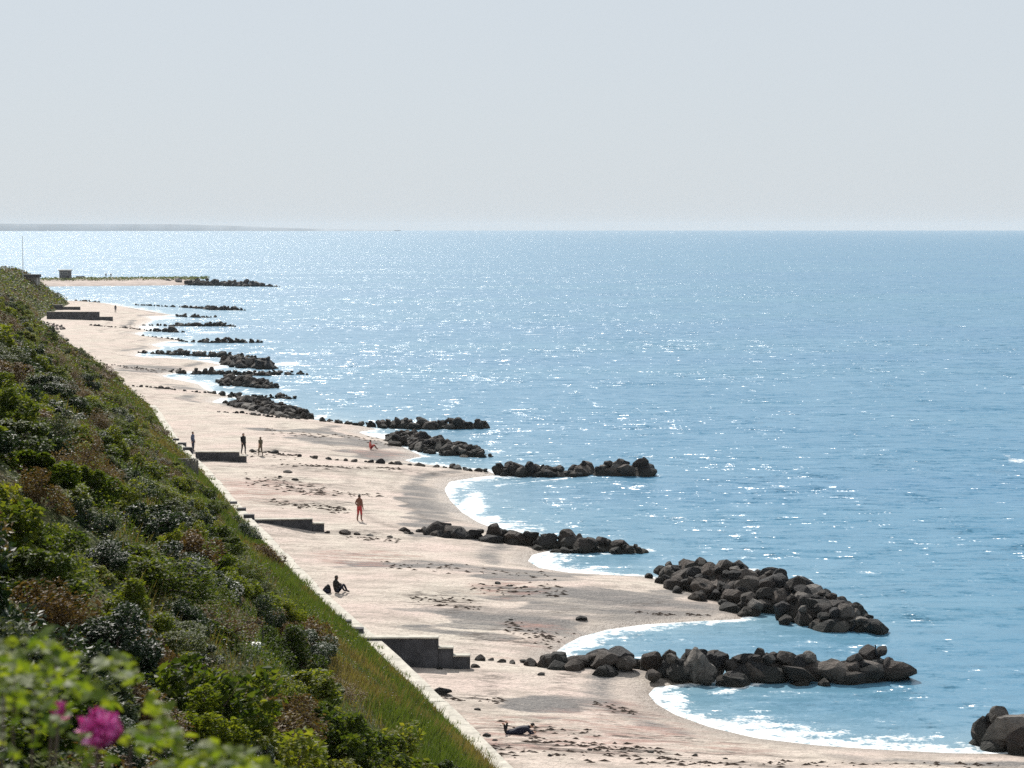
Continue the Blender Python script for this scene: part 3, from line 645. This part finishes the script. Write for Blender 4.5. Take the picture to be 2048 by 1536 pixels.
# grass blades
x_, y_, u_ = scatter(460000, 14, 330, 1.2, -.42, 15)
pr = np.where(u_ < 6.4 + 6 * (fbm(x_ / 7, y_ / 7) - .5), 1.0, .18); m = RNG.random(len(x_)) < pr
x_, y_, u_ = x_[m], y_[m], u_[m]; n = len(x_)
z_ = np.where(u_ < 0, 1.86, hill_z(x_, y_)); keepb = (u_ > 0) | (fbm(x_ / 1.3, y_ / 1.3) > .50 + .25 * (-u_)); x_, y_, u_, z_ = x_[keepb], y_[keepb], u_[keepb], z_[keepb]; n = len(x_); L = RNG.uniform(.14, .42, n) * (.35 + 1.5 * fbm(x_ / 1.7, y_ / 1.7)) * np.where(u_ < .5, .55, 1); wd = np.maximum(.007, y_ * .00030) * RNG.uniform(.7, 1.4, n)
an = RNG.uniform(0, 6.28, n); ln = RNG.normal(0, .28, (n, 2)) + np.array([.18, -.05])
b0 = np.stack([x_ - np.cos(an) * wd, y_ - np.sin(an) * wd, z_ - .03], 1); b1 = np.stack([x_ + np.cos(an) * wd, y_ + np.sin(an) * wd, z_ - .03], 1)
tp = np.stack([x_ + ln[:, 0] * L, y_ + ln[:, 1] * L, z_ + L], 1)
gsel = fbm(x_ / 2.6 + 11, y_ / 4.5) + RNG.normal(0, .05, n); M['straw'] = m_leaf('dry_grass_blade', [(0, (.07, .055, .03)), (.5, (.15, .12, .06)), (1, (.24, .20, .11))], .3, .15, .6)
M['lush'] = m_leaf('lush_grass_blade', [(0, (.03, .05, .012)), (.5, (.055, .085, .02)), (1, (.11, .14, .035))], .35, .2, .55)
tri = np.stack([b0, b1, tp], 1)
for nm, q, mt in (('dry_grass', gsel > .57, 'straw'), ('lush_grass', gsel < .44, 'lush'), ('slope_grass', (gsel >= .44) & (gsel <= .57), 'grass')):
    k = int(q.sum()); me = np_mesh(nm, tri[q].reshape(-1, 3), np.arange(3 * k).reshape(k, 3)); me.materials.append(M[mt]); tag(link(nm, me), kind='stuff')
# marram on the spit
sx_ = RNG.uniform(at(-60, 570, 0)[0], at(400, 570, 0)[0], 5000); sy_ = np.interp(sx_, sxs, syy) + RNG.uniform(13, 32, 5000)
c = np.stack([sx_, sy_, 1.7 + RNG.random(5000) * .9], 1); v, f = leaf_cloud(c, RNG.uniform(.5, 1.0, 5000)); me = np_mesh('spit_grass', v, f); me.materials.append(M['grass']); tag(link('spit_grass', me), kind='stuff')

# ------------------------------------------------------------------ rose bush in front
def leaf_single():
    bm = bmesh.new(); pts = [(0, 0), (.32, .28), (.36, .55), (.2, .85), (0, 1)]
    mid = [bm.verts.new((0, y, .06 * math.sin(y * 3) - .0)) for _, y in pts]
    for s in (-1, 1):
        ed = [bm.verts.new((s * x, y, .09 * x + .05 * math.sin(y * 3))) if x else mid[i] for i, (x, y) in enumerate(pts)]
        for i in range(len(pts) - 1):
            q = [mid[i], ed[i], ed[i + 1], mid[i + 1]]; q2 = []
            [q2.append(a) for a in q if a not in q2]
            bm.faces.new(q2 if s > 0 else q2[::-1])
    me = bm_mesh('leaf', bm); me.polygons.foreach_set('use_smooth', [True] * len(me.polygons)); return me
M['rose_leaf'] = m_leaf('rose_leaf', [(0, (.03, .06, .012)), (.4, (.075, .115, .018)), (.75, (.15, .18, .025)), (1, (.22, .23, .05))], .55, .25, .55)
LEAF = leaf_single(); LEAF.materials.append(M['rose_leaf'])
ROSEPETAL = NT('rose_petal'); ROSEPETAL.col(ROSEPETAL.ramp(ROSEPETAL.noise(38, 3), [(.35, (.50, .035, .25)), (.52, (.74, .14, .44)), (.68, (.88, .42, .66))]), .55, .3); M['petal'] = ROSEPETAL.m
M['stamen'] = m_simple('rose_stamen', (.55, .35, .05), .8, .2, .3, 40)
bcx, bcy = -1.55, 5.9; bz = float(hill_z(np.array([bcx]), np.array([bcy]))[0])
rose = empty('rose_bush', (bcx, bcy, bz - .05)); tag(rose, 'wild rose bush with blurred bright leaves and pink blossoms', 'rose bush')
def rose_top(px):   # outline of the bush in the picture, turned into heights at the bush's own distance
    return np.interp(px, [-900, -300, 0, 110, 180, 240, 300, 360, 470, 560, 640], [1230, 1250, 1275, 1275, 1330, 1310, 1400, 1470, 1500, 1530, 1560])
leafn = 0; V, Fs = [], []; rr = random.Random(5)
stuffc = []
for k in range(3600):
    x_ = rr.uniform(-2.4, -.55); y_ = rr.uniform(5.0, 6.6); px = 1024 + x_ / y_ * F
    py = rose_top(px) + abs(rr.gauss(0, 1)) * 130
    z_ = at_dist(px, py, y_)[2]
    if z_ < bz: continue
    gap = fbm(np.array([px / 55.]), np.array([py / 55.]), 2)[0]
    if gap < .38: continue
    if -20 < px < 640 and py < 1560 and leafn < 270:
        o = link('leaf', LEAF, rose); s = rr.uniform(.028, .05); o.scale = (s, s, s); o.location = Vector((x_, y_, z_)) - rose.location
        o.rotation_euler = (rr.uniform(-.9, .9), rr.uniform(-.8, .8), rr.uniform(0, 6.28)); leafn += 1
    else: stuffc.append((x_, y_, z_))
v, f = leaf_cloud(np.array(stuffc) - np.array(rose.location), .045); me = np_mesh('foliage', v, f); me.materials.append(M['rose_leaf']); tag(link('foliage', me, rose), kind='stuff')
bm = bmesh.new()
for k in range(46):
    q = Vector(stuffc[rr.randrange(len(stuffc))]) - rose.location; b = Vector((q.x * .4, q.y * .4, -.1)); m = (q + b) / 2 + Vector((0, 0, .12)); tube_bm(bm, b, m, .007, .005, 5); tube_bm(bm, m, q, .005, .003, 5)
me = bm_mesh('stems', bm); link('stems', me, rose, M['twig'])
def petal_mesh(w, l, cup):
    bm = bmesh.new(); n = 5; rows = []
    for i in range(n + 1):
        t = i / n; hw = w * math.sin(min(t * 2.0, 1.57)) * (1 - .25 * max(0, t - .7) / .3); row = []
        for j in range(5):
            s = (j - 2) / 2; row.append(bm.verts.new((s * hw, l * t, cup * (t * t + .5 * s * s * t))))
        rows.append(row)
    for i in range(n):
        for j in range(4):
            try: bm.faces.new([rows[i][j], rows[i][j + 1], rows[i + 1][j + 1], rows[i + 1][j]])
            except ValueError: pass
    me = bm_mesh('petal', bm); me.materials.append(M['petal']); me.polygons.foreach_set('use_smooth', [True] * len(me.polygons)); return me
PT = [petal_mesh(.024, .044, .022), petal_mesh(.017, .032, .03)]
for px, py, Yd, s, n1, n2 in [(198, 1482, 5.2, 1.45, 7, 7), (118, 1432, 5.7, .75, 6, 4)]:
    p = Vector(at_dist(px, py, Yd)) - rose.location
    bm = bmesh.new(); bmesh.ops.create_icosphere(bm, subdivisions=2, radius=.010); bl = link('blossom', bm_mesh('blossom', bm), rose, M['stamen']); bl.location = p; bl.scale = (s,) * 3
    bl.rotation_euler = (.75, .25, 0)
    for ring, n in ((0, n1), (1, n2), (1, n2 - 2)):
        for k in range(n):
            o = link('petal', PT[ring], bl); o.rotation_euler = (rr.uniform(.1, .55) + .6 * ring + (.35 if n == n2 - 2 else 0), 0, k * 6.283 / n + ring * .5 + rr.uniform(-.15, .15)); 
    bm = bmesh.new(); tube_bm(bm, p, p + Vector((-.05, .06, -.35)), .004, .005, 5); link('flower_stalk', bm_mesh('flower_stalk', bm), rose, M['twig'])

# ------------------------------------------------------------------ handrail, landing, slatted screen on the slope
M['dark_wood'] = m_simple('dark_wet_wood', (.035, .032, .03), .75, .3, .3, 6)
M['grey_wood'] = m_simple('grey_weathered_wood', (.17, .155, .14), .85, .2, .35, 5)
q = on_hill(505, 1292); Yd = q.y; g = q
rail = empty('stair_handrail', g); tag(rail, 'dark handrail with two posts beside a white landing slab in the shrubs', 'handrail')
zt2 = lambda px, py: Vector(at_dist(px, py, Yd)) - g
bm = bmesh.new(); a = zt2(455, 1243); b = zt2(527, 1246)
tube_bm(bm, a, b, .035, .035, 6); link('rail', bm_mesh('rail', bm), rail, M['dark_wood'])
for px, bot in ((525, 1300), (505, 1300), (458, 1310)):
    bm = bmesh.new(); tube_bm(bm, zt2(px, 1242), zt2(px, bot + 30), .028, .03, 6); link('post', bm_mesh('post', bm), rail, M['dark_wood'])
sl_ = empty('landing_slab', Vector(at_dist(503, 1293, Yd - 6.0))); tag(sl_, 'small white stone landing slab among green leaves under the dark handrail', 'slab')
box('slab', (-.19, .19, -.2, .2, -.07, .07), m_simple('white_stone', (.75, .72, .66), .7, .3, .1, 6), sl_, .02); box('footing', (-.15, .15, -.15, .15, -2.2, -.072), M['concrete_dark'], sl_, .02)
q = on_hill(372, 938); Yd = q.y; sc = empty('slatted_screen', q); tag(sc, 'grey wooden slatted screen above the seawall by the low dark wall', 'screen')
x0, x1 = xa(346, Yd) - q.x, xa(394, Yd) - q.x; z1 = zt(919, Yd) - q.z; nsl = 9
for k in range(nsl):
    w_ = (x1 - x0) / nsl; box('slat', (x0 + k * w_ + .012, x0 + (k + 1) * w_ - .012, 0, .05, -.8, z1 - .02 * (k % 3)), M['grey_wood'], sc, .008)
box('top_rail', (x0 - .03, x1 + .03, -.04, .09, z1 + .002, z1 + .07), M['grey_wood'], sc, .01)

# ------------------------------------------------------------------ people and birds
def mat_c(name, c, rough=.75): return m_simple(name, c, rough, .25, .12, 9, 0)
SKIN = mat_c('tanned_skin', (.19, .09, .062), .6); SKIN2 = mat_c('fair_skin', (.52, .32, .23), .6)
def V3(a): return Vector(a)
STAND = dict(pelvis=(0, 0, .94), spine=(0, .01, 1.14), chest=(0, .02, 1.36), neck=(0, .01, 1.49), head=(0, -.01, 1.60), crown=(0, 0, 1.70), nose=(0, -.105, 1.60),
             sl=(.17, .01, 1.41), el=(.245, .04, 1.14), wl=(.255, -.04, .89), hl=(.258, -.06, .82), sr=(-.17, .01, 1.41), er=(-.245, .04, 1.14), wr=(-.255, -.04, .89), hr=(-.258, -.06, .82),
             pl=(.09, 0, .90), kl=(.10, -.02, .49), al=(.10, .02, .085), tl=(.12, -.13, .03), pr=(-.09, 0, .90), kr=(-.10, -.02, .49), ar=(-.10, .02, .085), tr=(-.12, -.13, .03))
SIT = dict(STAND, pelvis=(0, 0, .13), spine=(0, .05, .33), chest=(0, .05, .55), neck=(0, .03, .69), head=(0, -.01, .80), crown=(0, -.01, .90), nose=(0, -.115, .79), sl=(.17, .04, .60), sr=(-.17, .04, .60),
           el=(.25, -.08, .40), wl=(.13, -.27, .40), hl=(.09, -.33, .40), er=(-.25, -.08, .40), wr=(-.13, -.27, .40), hr=(-.09, -.33, .40),
           pl=(.09, -.02, .12), kl=(.15, -.36, .47), al=(.13, -.58, .09), tl=(.14, -.74, .05), pr=(-.09, -.02, .12), kr=(-.15, -.36, .47), ar=(-.13, -.58, .09), tr=(-.14, -.74, .05))
# lying on the belly, head towards +x, lower legs raised
PRONE = dict(pelvis=(0, 0, .13), spine=(.22, 0, .15), chest=(.44, 0, .22), neck=(.56, 0, .29), head=(.66, 0, .34), crown=(.74, 0, .38), nose=(.72, 0, .25),
             sl=(.48, .17, .24), el=(.60, .26, .05), wl=(.76, .12, .05), hl=(.82, .07, .05), sr=(.48, -.17, .24), er=(.60, -.26, .05), wr=(.76, -.12, .05), hr=(.82, -.07, .05),
             pl=(-.03, .09, .12), kl=(-.44, .12, .08), al=(-.36, .12, .47), tl=(-.46, .12, .54), pr=(-.03, -.09, .12), kr=(-.44, -.12, .08), ar=(-.52, -.12, .46), tr=(-.62, -.12, .52))
BONES = [('pelvis', 'spine', 'top'), ('spine', 'chest', 'top'), ('chest', 'neck', 'top'), ('neck', 'head', 'skin'), ('head', 'crown', 'skin'), ('head', 'nose', 'skin'), ('chest', 'sl', 'top'), ('sl', 'el', 'sleeve'), ('el', 'wl', 'fore'), ('wl', 'hl', 'skin'),
         ('chest', 'sr', 'top'), ('sr', 'er', 'sleeve'), ('er', 'wr', 'fore'), ('wr', 'hr', 'skin'), ('pelvis', 'pl', 'bottom'), ('pl', 'kl', 'bottom'), ('kl', 'al', 'shin'), ('al', 'tl', 'foot'), ('pelvis', 'pr', 'bottom'), ('pr', 'kr', 'bottom'), ('kr', 'ar', 'shin'), ('ar', 'tr', 'foot')]
RAD = dict(pelvis=.125, spine=.115, chest=.135, neck=.055, head=.088, crown=.06, nose=.016, s=.06, e=.042, w=.03, h=.032, p=.09, k=.058, a=.04, t=.035)
def person(label, loc, rz, pose, mats, hair=(.05, .035, .025), scale=1.0, group=None, long_hair=False, build=1.0):
    J = {k: V3(v) for k, v in pose.items()}; bm = bmesh.new(); sk = bm.verts.layers.skin.verify(); B = {}
    def add(k, p, r):
        v = bm.verts.new(p); r *= 1.0 if k[0] in 'fg' else 1.22; v[sk].radius = (r, r); B[k] = v; return v
    for k, p in J.items():
        r = RAD.get(k) or RAD[k[0]]
        add(k, p, r * (build if k in ('pelvis', 'spine', 'chest') else 1)); 
    B['pelvis'][sk].use_root = True
    for a, b, _ in BONES: bm.edges.new((B[a], B[b]))
    segs = [(J[a], J[b], t) for a, b, t in BONES]
    for s in 'lr':                                   # five fingers
        w, h = J['w' + s], J['h' + s]; d = (h - w).normalized(); side = d.cross(Vector((1, 0, 0)) if abs(d.x) < .8 else Vector((0, 1, 0))).normalized(); cur = d.cross(side)
        for i, (off, ln) in enumerate([(-.030, .062), (-.011, .075), (.009, .070), (.027, .055), (-.045, .045)]):
            st = h + side * off * .8 if i < 4 else w + (h - w) * .5 + side * off * .6
            k1 = st + d * ln * .55 + side * off * (.2 if i < 4 else .9); k2 = k1 + d * ln * .45 + cur * ln * .25
            a_ = add('f%s%d' % (s, i), k1, .0085); b_ = add('g%s%d' % (s, i), k2, .007)
            bm.edges.new((B['h' + s], a_)); bm.edges.new((a_, b_)); segs.append((st, k2, 'skin'))
    me = bpy.data.meshes.new('person_base'); bm.to_mesh(me); bm.free()
    tmp = bpy.data.objects.new('tmp', me); COL.objects.link(tmp)
    m1 = tmp.modifiers.new('s', 'SKIN'); m1.use_smooth_shade = True; m2 = tmp.modifiers.new('d', 'SUBSURF'); m2.levels = 2; m2.render_levels = 2
    dg = bpy.context.evaluated_depsgraph_get(); body = bpy.data.meshes.new_from_object(tmp.evaluated_get(dg)); bpy.data.objects.remove(tmp)
    body.name = 'person'; body.materials.clear(); order = ['skin', 'top', 'sleeve', 'fore', 'bottom', 'shin', 'foot']
    for k in order: body.materials.append(mats.get(k, mats['skin']))
    for pl in body.polygons:
        c = pl.center; best = 9; bt = 'skin'
        for a, b, t in segs:
            e = b - a; u = max(0, min(1, (c - a).dot(e) / e.length_squared)); d = (c - a - e * u).length - (.03 if t in ('top', 'bottom') else 0)
            if d < best: best, bt = d, t
        pl.material_index = order.index(bt)
    ob = link('person', body); ob.location = loc; ob.rotation_euler = (0, 0, rz); ob.scale = (scale,) * 3; tag(ob, label, 'person', group)
    # hair, eyes, mouth
    hd, cr, no = J['head'], J['crown'], J['nose']; up = (cr - hd).normalized(); fr = (no - hd); fr = (fr - up * fr.dot(up)).normalized(); rt = up.cross(fr)
    bm = bmesh.new(); bmesh.ops.create_icosphere(bm, subdivisions=3, radius=1)
    for v in bm.verts[:]:
        if v.co.y > .35 and v.co.z < .45: bm.verts.remove(v)
        elif v.co.z < (-.9 if long_hair else -.45): bm.verts.remove(v)
    c0 = hd + up * .035
    for v in bm.verts:
        z = v.co.z * .118 - (.10 * max(0, -v.co.z) if long_hair else 0); v.co = c0 + rt * v.co.x * .098 + fr * (v.co.y * .104 - .008) + up * z
    hm = bm_mesh('hair', bm); link('hair', hm, ob, mat_c('hair', hair, .6))
    for s in (-1, 1):
        bm = bmesh.new(); bmesh.ops.create_icosphere(bm, subdivisions=1, radius=.012); e = link('eye', bm_mesh('eye', bm), ob, M['eye']); e.location = hd + up * .02 + fr * .083 + rt * s * .033
        bm = bmesh.new(); bmesh.ops.create_icosphere(bm, subdivisions=1, radius=.024); e = link('ear', bm_mesh('ear', bm), ob, mats['skin']); e.location = hd + up * .0 + rt * s * .092; e.scale = (.6, .8, 1.2)
    bm = bmesh.new(); box_bm(bm, -.022, .022, -.006, .006, -.005, .005); e = link('mouth', bm_mesh('mouth', bm), ob, M['lip']); e.location = hd - up * .045 + fr * .082; e.rotation_euler = (0, 0, math.atan2(rt.y, rt.x))
    return ob
M['eye'] = mat_c('eye', (.03, .02, .02), .2); M['lip'] = mat_c('lip', (.35, .12, .10), .5)
red_m = mat_c('red_swimwear', (.42, .05, .05)); navy = mat_c('navy_cloth', (.012, .014, .03)); blk = mat_c('black_cloth', (.015, .015, .016)); olive = mat_c('olive_cloth', (.09, .075, .045)); slate = mat_c('slate_blue_cloth', (.09, .11, .17)); khaki = mat_c('khaki_cloth', (.13, .10, .07)); jean = mat_c('dark_denim', (.03, .035, .06)); pink = mat_c('coral_cloth', (.55, .14, .12))
wide = dict(STAND, kl=(.13, -.03, .49), al=(.17, .02, .085), tl=(.20, -.12, .03), kr=(-.13, -.03, .49), ar=(-.16, .02, .085), tr=(-.19, -.12, .03), el=(.27, .06, 1.16), wl=(.20, -.08, .98), hl=(.15, -.12, .96))
person('barefoot tanned beachgoer in red swimwear standing with legs apart on open sand', on_beach(719, 1042), 2.6, wide, dict(skin=SKIN, bottom=red_m, top=SKIN, sleeve=SKIN, fore=SKIN, shin=SKIN, foot=SKIN), scale=1.03)
walk = dict(STAND, kl=(.09, -.16, .51), al=(.09, -.12, .10), tl=(.10, -.27, .05), kr=(-.09, .06, .50), ar=(-.09, .24, .11), tr=(-.10, .12, .03), el=(.25, .14, 1.15), wl=(.26, .10, .90), hl=(.26, .08, .83), er=(-.25, -.06, 1.14), wr=(-.24, -.22, .95), hr=(-.24, -.28, .90))
person('walker all in black clothes on the sand beside another in olive brown', on_beach(487, 908), .6, walk, dict(skin=SKIN2, top=blk, sleeve=blk, fore=blk, bottom=blk, shin=jean, foot=blk), scale=1.04, build=1.25)
person('walker in olive-brown clothes standing at the start of the small stones', on_beach(521, 912), -2.4, walk, dict(skin=SKIN2, top=olive, sleeve=olive, fore=SKIN2, bottom=khaki, shin=khaki, foot=blk), hair=(.12, .07, .04), scale=.95)
person('person in slate-blue top standing beside the low dark concrete wall', on_beach(386, 903), 1.2, STAND, dict(skin=SKIN2, top=slate, sleeve=slate, fore=slate, bottom=jean, shin=jean, foot=blk), hair=(.05, .03, .02), scale=1.0)
person('person in dark clothes sitting with knees drawn up on pale sand, bag beside', on_beach(673, 1187), 2.3, SIT, dict(skin=SKIN, top=blk, sleeve=blk, fore=blk, bottom=navy, shin=navy, foot=blk), scale=1.04)
person('sunbather in navy clothes lying prone with both feet raised', on_beach(1032, 1468), .12, PRONE, dict(skin=SKIN2, top=navy, sleeve=navy, fore=navy, bottom=navy, shin=blk, foot=SKIN2), hair=(.02, .015, .012), scale=.92, build=1.5)
person('small figure in coral crouched on sand by the oblong boulder heap', on_beach(741, 899), 1.8, SIT, dict(skin=SKIN, top=pink, sleeve=pink, fore=SKIN, bottom=red_m, shin=SKIN, foot=SKIN), scale=.95)
person('lone dark figure standing far off on the sand near the long thin wall', on_beach(231, 625), .3, STAND, dict(skin=SKIN2, top=navy, sleeve=navy, fore=navy, bottom=jean, shin=jean, foot=blk))
for px, lb, mt in ((212, 'dark figure standing on the spit grass, nearer the tower hut of the two', blk), (222, 'dark figure standing on the spit grass, nearer the rock jetty of the two', navy)):
    p = at_dist(px, 560, 835); p[2] = 2.1
    person(lb, p, .4, STAND, dict(skin=SKIN2, top=mt, sleeve=mt, fore=mt, bottom=mt, shin=mt, foot=blk), scale=1.02)
# bag
def blob(name, prof, mat, parent=None, n=12):
    bm = bmesh.new(); rings = []
    for (z, rx, ry, ox) in prof: rings.append([bm.verts.new((ox + rx * math.cos(t), ry * math.sin(t), z)) for t in [k * 2 * math.pi / n for k in range(n)]])
    for a, b in zip(rings[:-1], rings[1:]):
        for k in range(n): bm.faces.new([a[k], a[(k + 1) % n], b[(k + 1) % n], b[k]])
    bm.faces.new(rings[0][::-1]); bm.faces.new(rings[-1]); me = bm_mesh(name, bm); me.polygons.foreach_set('use_smooth', [True] * len(me.polygons)); return link(name, me, parent, mat)
bag = empty('backpack', on_beach(653, 1186), .4); tag(bag, 'slumped dark backpack on the sand beside the seated person', 'backpack')
blob('bag_body', [(-.03, .24, .16, 0), (.1, .26, .18, .01), (.25, .21, .15, .03), (.38, .13, .10, .07), (.44, .05, .05, .1)], blk, bag); blob('front_pocket', [(.03, .15, .06, -.02), (.12, .17, .08, -.02), (.22, .12, .05, -.01)], navy, bag).location = (0, -.15, 0)
bm = bmesh.new(); pts = [(.02 + .05 * math.cos(t), 0, .40 + .09 * math.sin(t)) for t in [k * math.pi / 6 for k in range(7)]]
for a, b in zip(pts[:-1], pts[1:]): tube_bm(bm, a, b, .012, .012, 5)
link('handle', bm_mesh('handle', bm), bag, blk).location = (.06, 0, 0)
# cormorants
M['bird'] = mat_c('cormorant_plumage', (.016, .016, .018), .5); M['beak'] = mat_c('cormorant_beak', (.25, .18, .06), .5)
def cormorant(label, loc, rz):
    bm = bmesh.new(); sk = bm.verts.layers.skin.verify(); P = [((0, .12, .16), .045), ((0, .04, .24), .085), ((0, -.06, .36), .088), ((0, -.10, .46), .05), ((0, -.06, .56), .032), ((0, -.08, .64), .03), ((0, -.12, .67), .034), ((0, .26, .06), .03)]
    vv = []
    for p, r in P: v = bm.verts.new(p); v[sk].radius = (r, r); vv.append(v)
    vv[1][sk].use_root = True
    for a, b in [(0, 1), (1, 2), (2, 3), (3, 4), (4, 5), (5, 6), (0, 7)]: bm.edges.new((vv[a], vv[b]))
    for s in (-1, 1):
        a = bm.verts.new((s * .05, .03, .12)); b = bm.verts.new((s * .055, .02, .0)); c = bm.verts.new((s * .06, -.07, -.005))
        for q, r in ((a, .025), (b, .014), (c, .016)): q[sk].radius = (r, r)
        bm.edges.new((vv[1], a)); bm.edges.new((a, b)); bm.edges.new((b, c))
    me = bpy.data.meshes.new('b'); bm.to_mesh(me); bm.free(); tmp = bpy.data.objects.new('tmp', me); COL.objects.link(tmp); tmp.modifiers.new('s', 'SKIN').use_smooth_shade = True; tmp.modifiers.new('d', 'SUBSURF').levels = 1
    body = bpy.data.meshes.new_from_object(tmp.evaluated_get(bpy.context.evaluated_depsgraph_get())); bpy.data.objects.remove(tmp); body.name = 'cormorant'; body.materials.clear(); body.materials.append(M['bird'])
    o = link('cormorant', body); o.location = loc; o.rotation_euler = (0, 0, rz); tag(o, label, 'bird')
    bm = bmesh.new(); tube_bm(bm, (0, -.14, .67), (0, -.24, .665), .014, .005, 5); link('beak', bm_mesh('beak', bm), o, M['beak'])
def rock_top(x_, y_, zdef):
    dg = bpy.context.evaluated_depsgraph_get(); hit, p, *_ = SC.ray_cast(dg, Vector((x_, y_, 8)), Vector((0, 0, -1))); return p.z if hit else zdef
bpy.context.view_layer.update()
for px, py, lb in ((1752, 1345, 'black cormorant perched upright on the outer boulders of the groyne at the tall wall'), (1706, 1252, 'black cormorant perched on the outer end of the broad boulder heap')):
    p = at(px, py, .3); cormorant(lb, (p[0], p[1], rock_top(p[0], p[1], 1.0) - .02), random.uniform(0, 6))

# ------------------------------------------------------------------ huts, pole and boat far off
M['hut_dark'] = m_simple('dark_stained_boards', (.045, .042, .045), .8, .2, .3, 2); M['hut_pale'] = m_simple('pale_boards', (.48, .47, .45), .7, .3, .1, 2); M['glass'] = m_simple('window_glass', (.05, .06, .07), .1, .6, .1, 2, 0)
Yh = 560; hp = at_dist(63, 562, Yh); zb = float(hill_z(np.array([hp[0]]), np.array([Yh]))[0]); zr = at_dist(63, 551, Yh)[2]
hut = empty('pavilion', (hp[0], Yh, zb)); tag(hut, 'small dark flat-roofed open pavilion on top of the far headland', 'pavilion')
hz = max(zr - zb, 2.2)
box('roof', (-2.1, 2.1, -1.6, 1.6, hz - .75, hz), M['hut_dark'], hut, .05)
for sx in (-1.7, 1.7):
    for sy in (-1.3, 1.3): box('post', (sx - .09, sx + .09, sy - .09, sy + .09, -.6, hz - .752), M['hut_pale'], hut, .01)
box('back_wall', (-1.6, 1.6, 1.2, 1.28, -.5, hz - .755), M['hut_pale'], hut, .01)
Yp = 545; pp = at_dist(46, 545, Yp); zb = float(hill_z(np.array([pp[0]]), np.array([Yp]))[0])
pole = empty('flagpole', (pp[0], Yp, zb)); tag(pole, 'tall thin bare flagpole on the far headland', 'flagpole')
bm = bmesh.new(); tube_bm(bm, (0, 0, -.3), (0, 0, at_dist(46, 474, Yp)[2] - zb), .09, .05, 8); link('mast', bm_mesh('mast', bm), pole, M['hut_pale'])
bm = bmesh.new(); bmesh.ops.create_icosphere(bm, subdivisions=2, radius=.12); o = link('finial', bm_mesh('finial', bm), pole, M['hut_pale']); o.location = (0, 0, at_dist(46, 474, Yp)[2] - zb + .05)
Yt = 815; tp_ = at_dist(131, 560, Yt)
tw = empty('tower_hut', (tp_[0], Yt, 1.4)); tag(tw, 'grey two-storey lookout hut with pale flat roof on the spit', 'hut')
box('wall', (-1.9, 1.9, -1.6, 1.6, -.4, 3.7), m_simple('grey_boards', (.10, .105, .115), .8, .2, .25, 2), tw, .03); box('roof', (-2.2, 2.2, -1.9, 1.9, 3.702, 4.1), M['hut_pale'], tw, .03)
for sx in (-1.0, .55):
    w_ = box('window', (sx - .5, sx + .5, -1.66, -1.58, 2.2, 3.2), M['hut_pale'], tw, .02); box('pane', (sx - .42, sx + .42, -1.672, -1.655, 2.3, 3.1), M['glass'], w_, 0)
box('door', (.6, 1.5, -1.65, -1.59, -.2, 1.8), M['hut_dark'], tw, .02)
Yb = 825; bp = at_dist(161, 560, Yb); boat = empty('upturned_boat', (bp[0], Yb, 2.0), .1); tag(boat, 'dark upturned rowing boat on the spit beside the grey lookout hut', 'boat')
bm = bmesh.new(); rings = []
for i in range(9):
    t = i / 8 * 2 - 1; wv = .85 * (1 - abs(t) ** 2.2) + .03; hv = .75 * (1 - abs(t) ** 4) + .15
    rings.append([bm.verts.new((t * 2.1, wv * math.cos(a), hv * math.sin(a))) for a in [k * math.pi / 8 for k in range(9)]])
for a, b in zip(rings[:-1], rings[1:]):
    for k in range(8): bm.faces.new([a[k], a[k + 1], b[k + 1], b[k]])
link('hull', bm_mesh('hull', bm), boat, M['hut_dark'])
bm = bmesh.new(); box_bm(bm, -1.7, 1.7, -.04, .04, .78, .97); link('keel', bm_mesh('keel', bm), boat, M['hut_dark'])

# ------------------------------------------------------------------ haze: the air over the sea
bm = bmesh.new(); box_bm(bm, -16500, 16500, -400, 16200, -4.0, 52)
hz_ = link('haze', bm_mesh('haze', bm)); hm = bpy.data.materials.new('haze_air'); hm.use_nodes = True; t = hm.node_tree
t.nodes.remove(t.nodes['Principled BSDF']); pv = t.nodes.new('ShaderNodeVolumePrincipled'); pv.inputs['Color'].default_value = (.86, .88, .90, 1); pv.inputs['Density'].default_value = .000045; pv.inputs['Anisotropy'].default_value = .0
t.links.new(pv.outputs[0], t.nodes['Material Output'].inputs['Volume']); hz_.data.materials.append(hm); tag(hz_, kind='stuff')
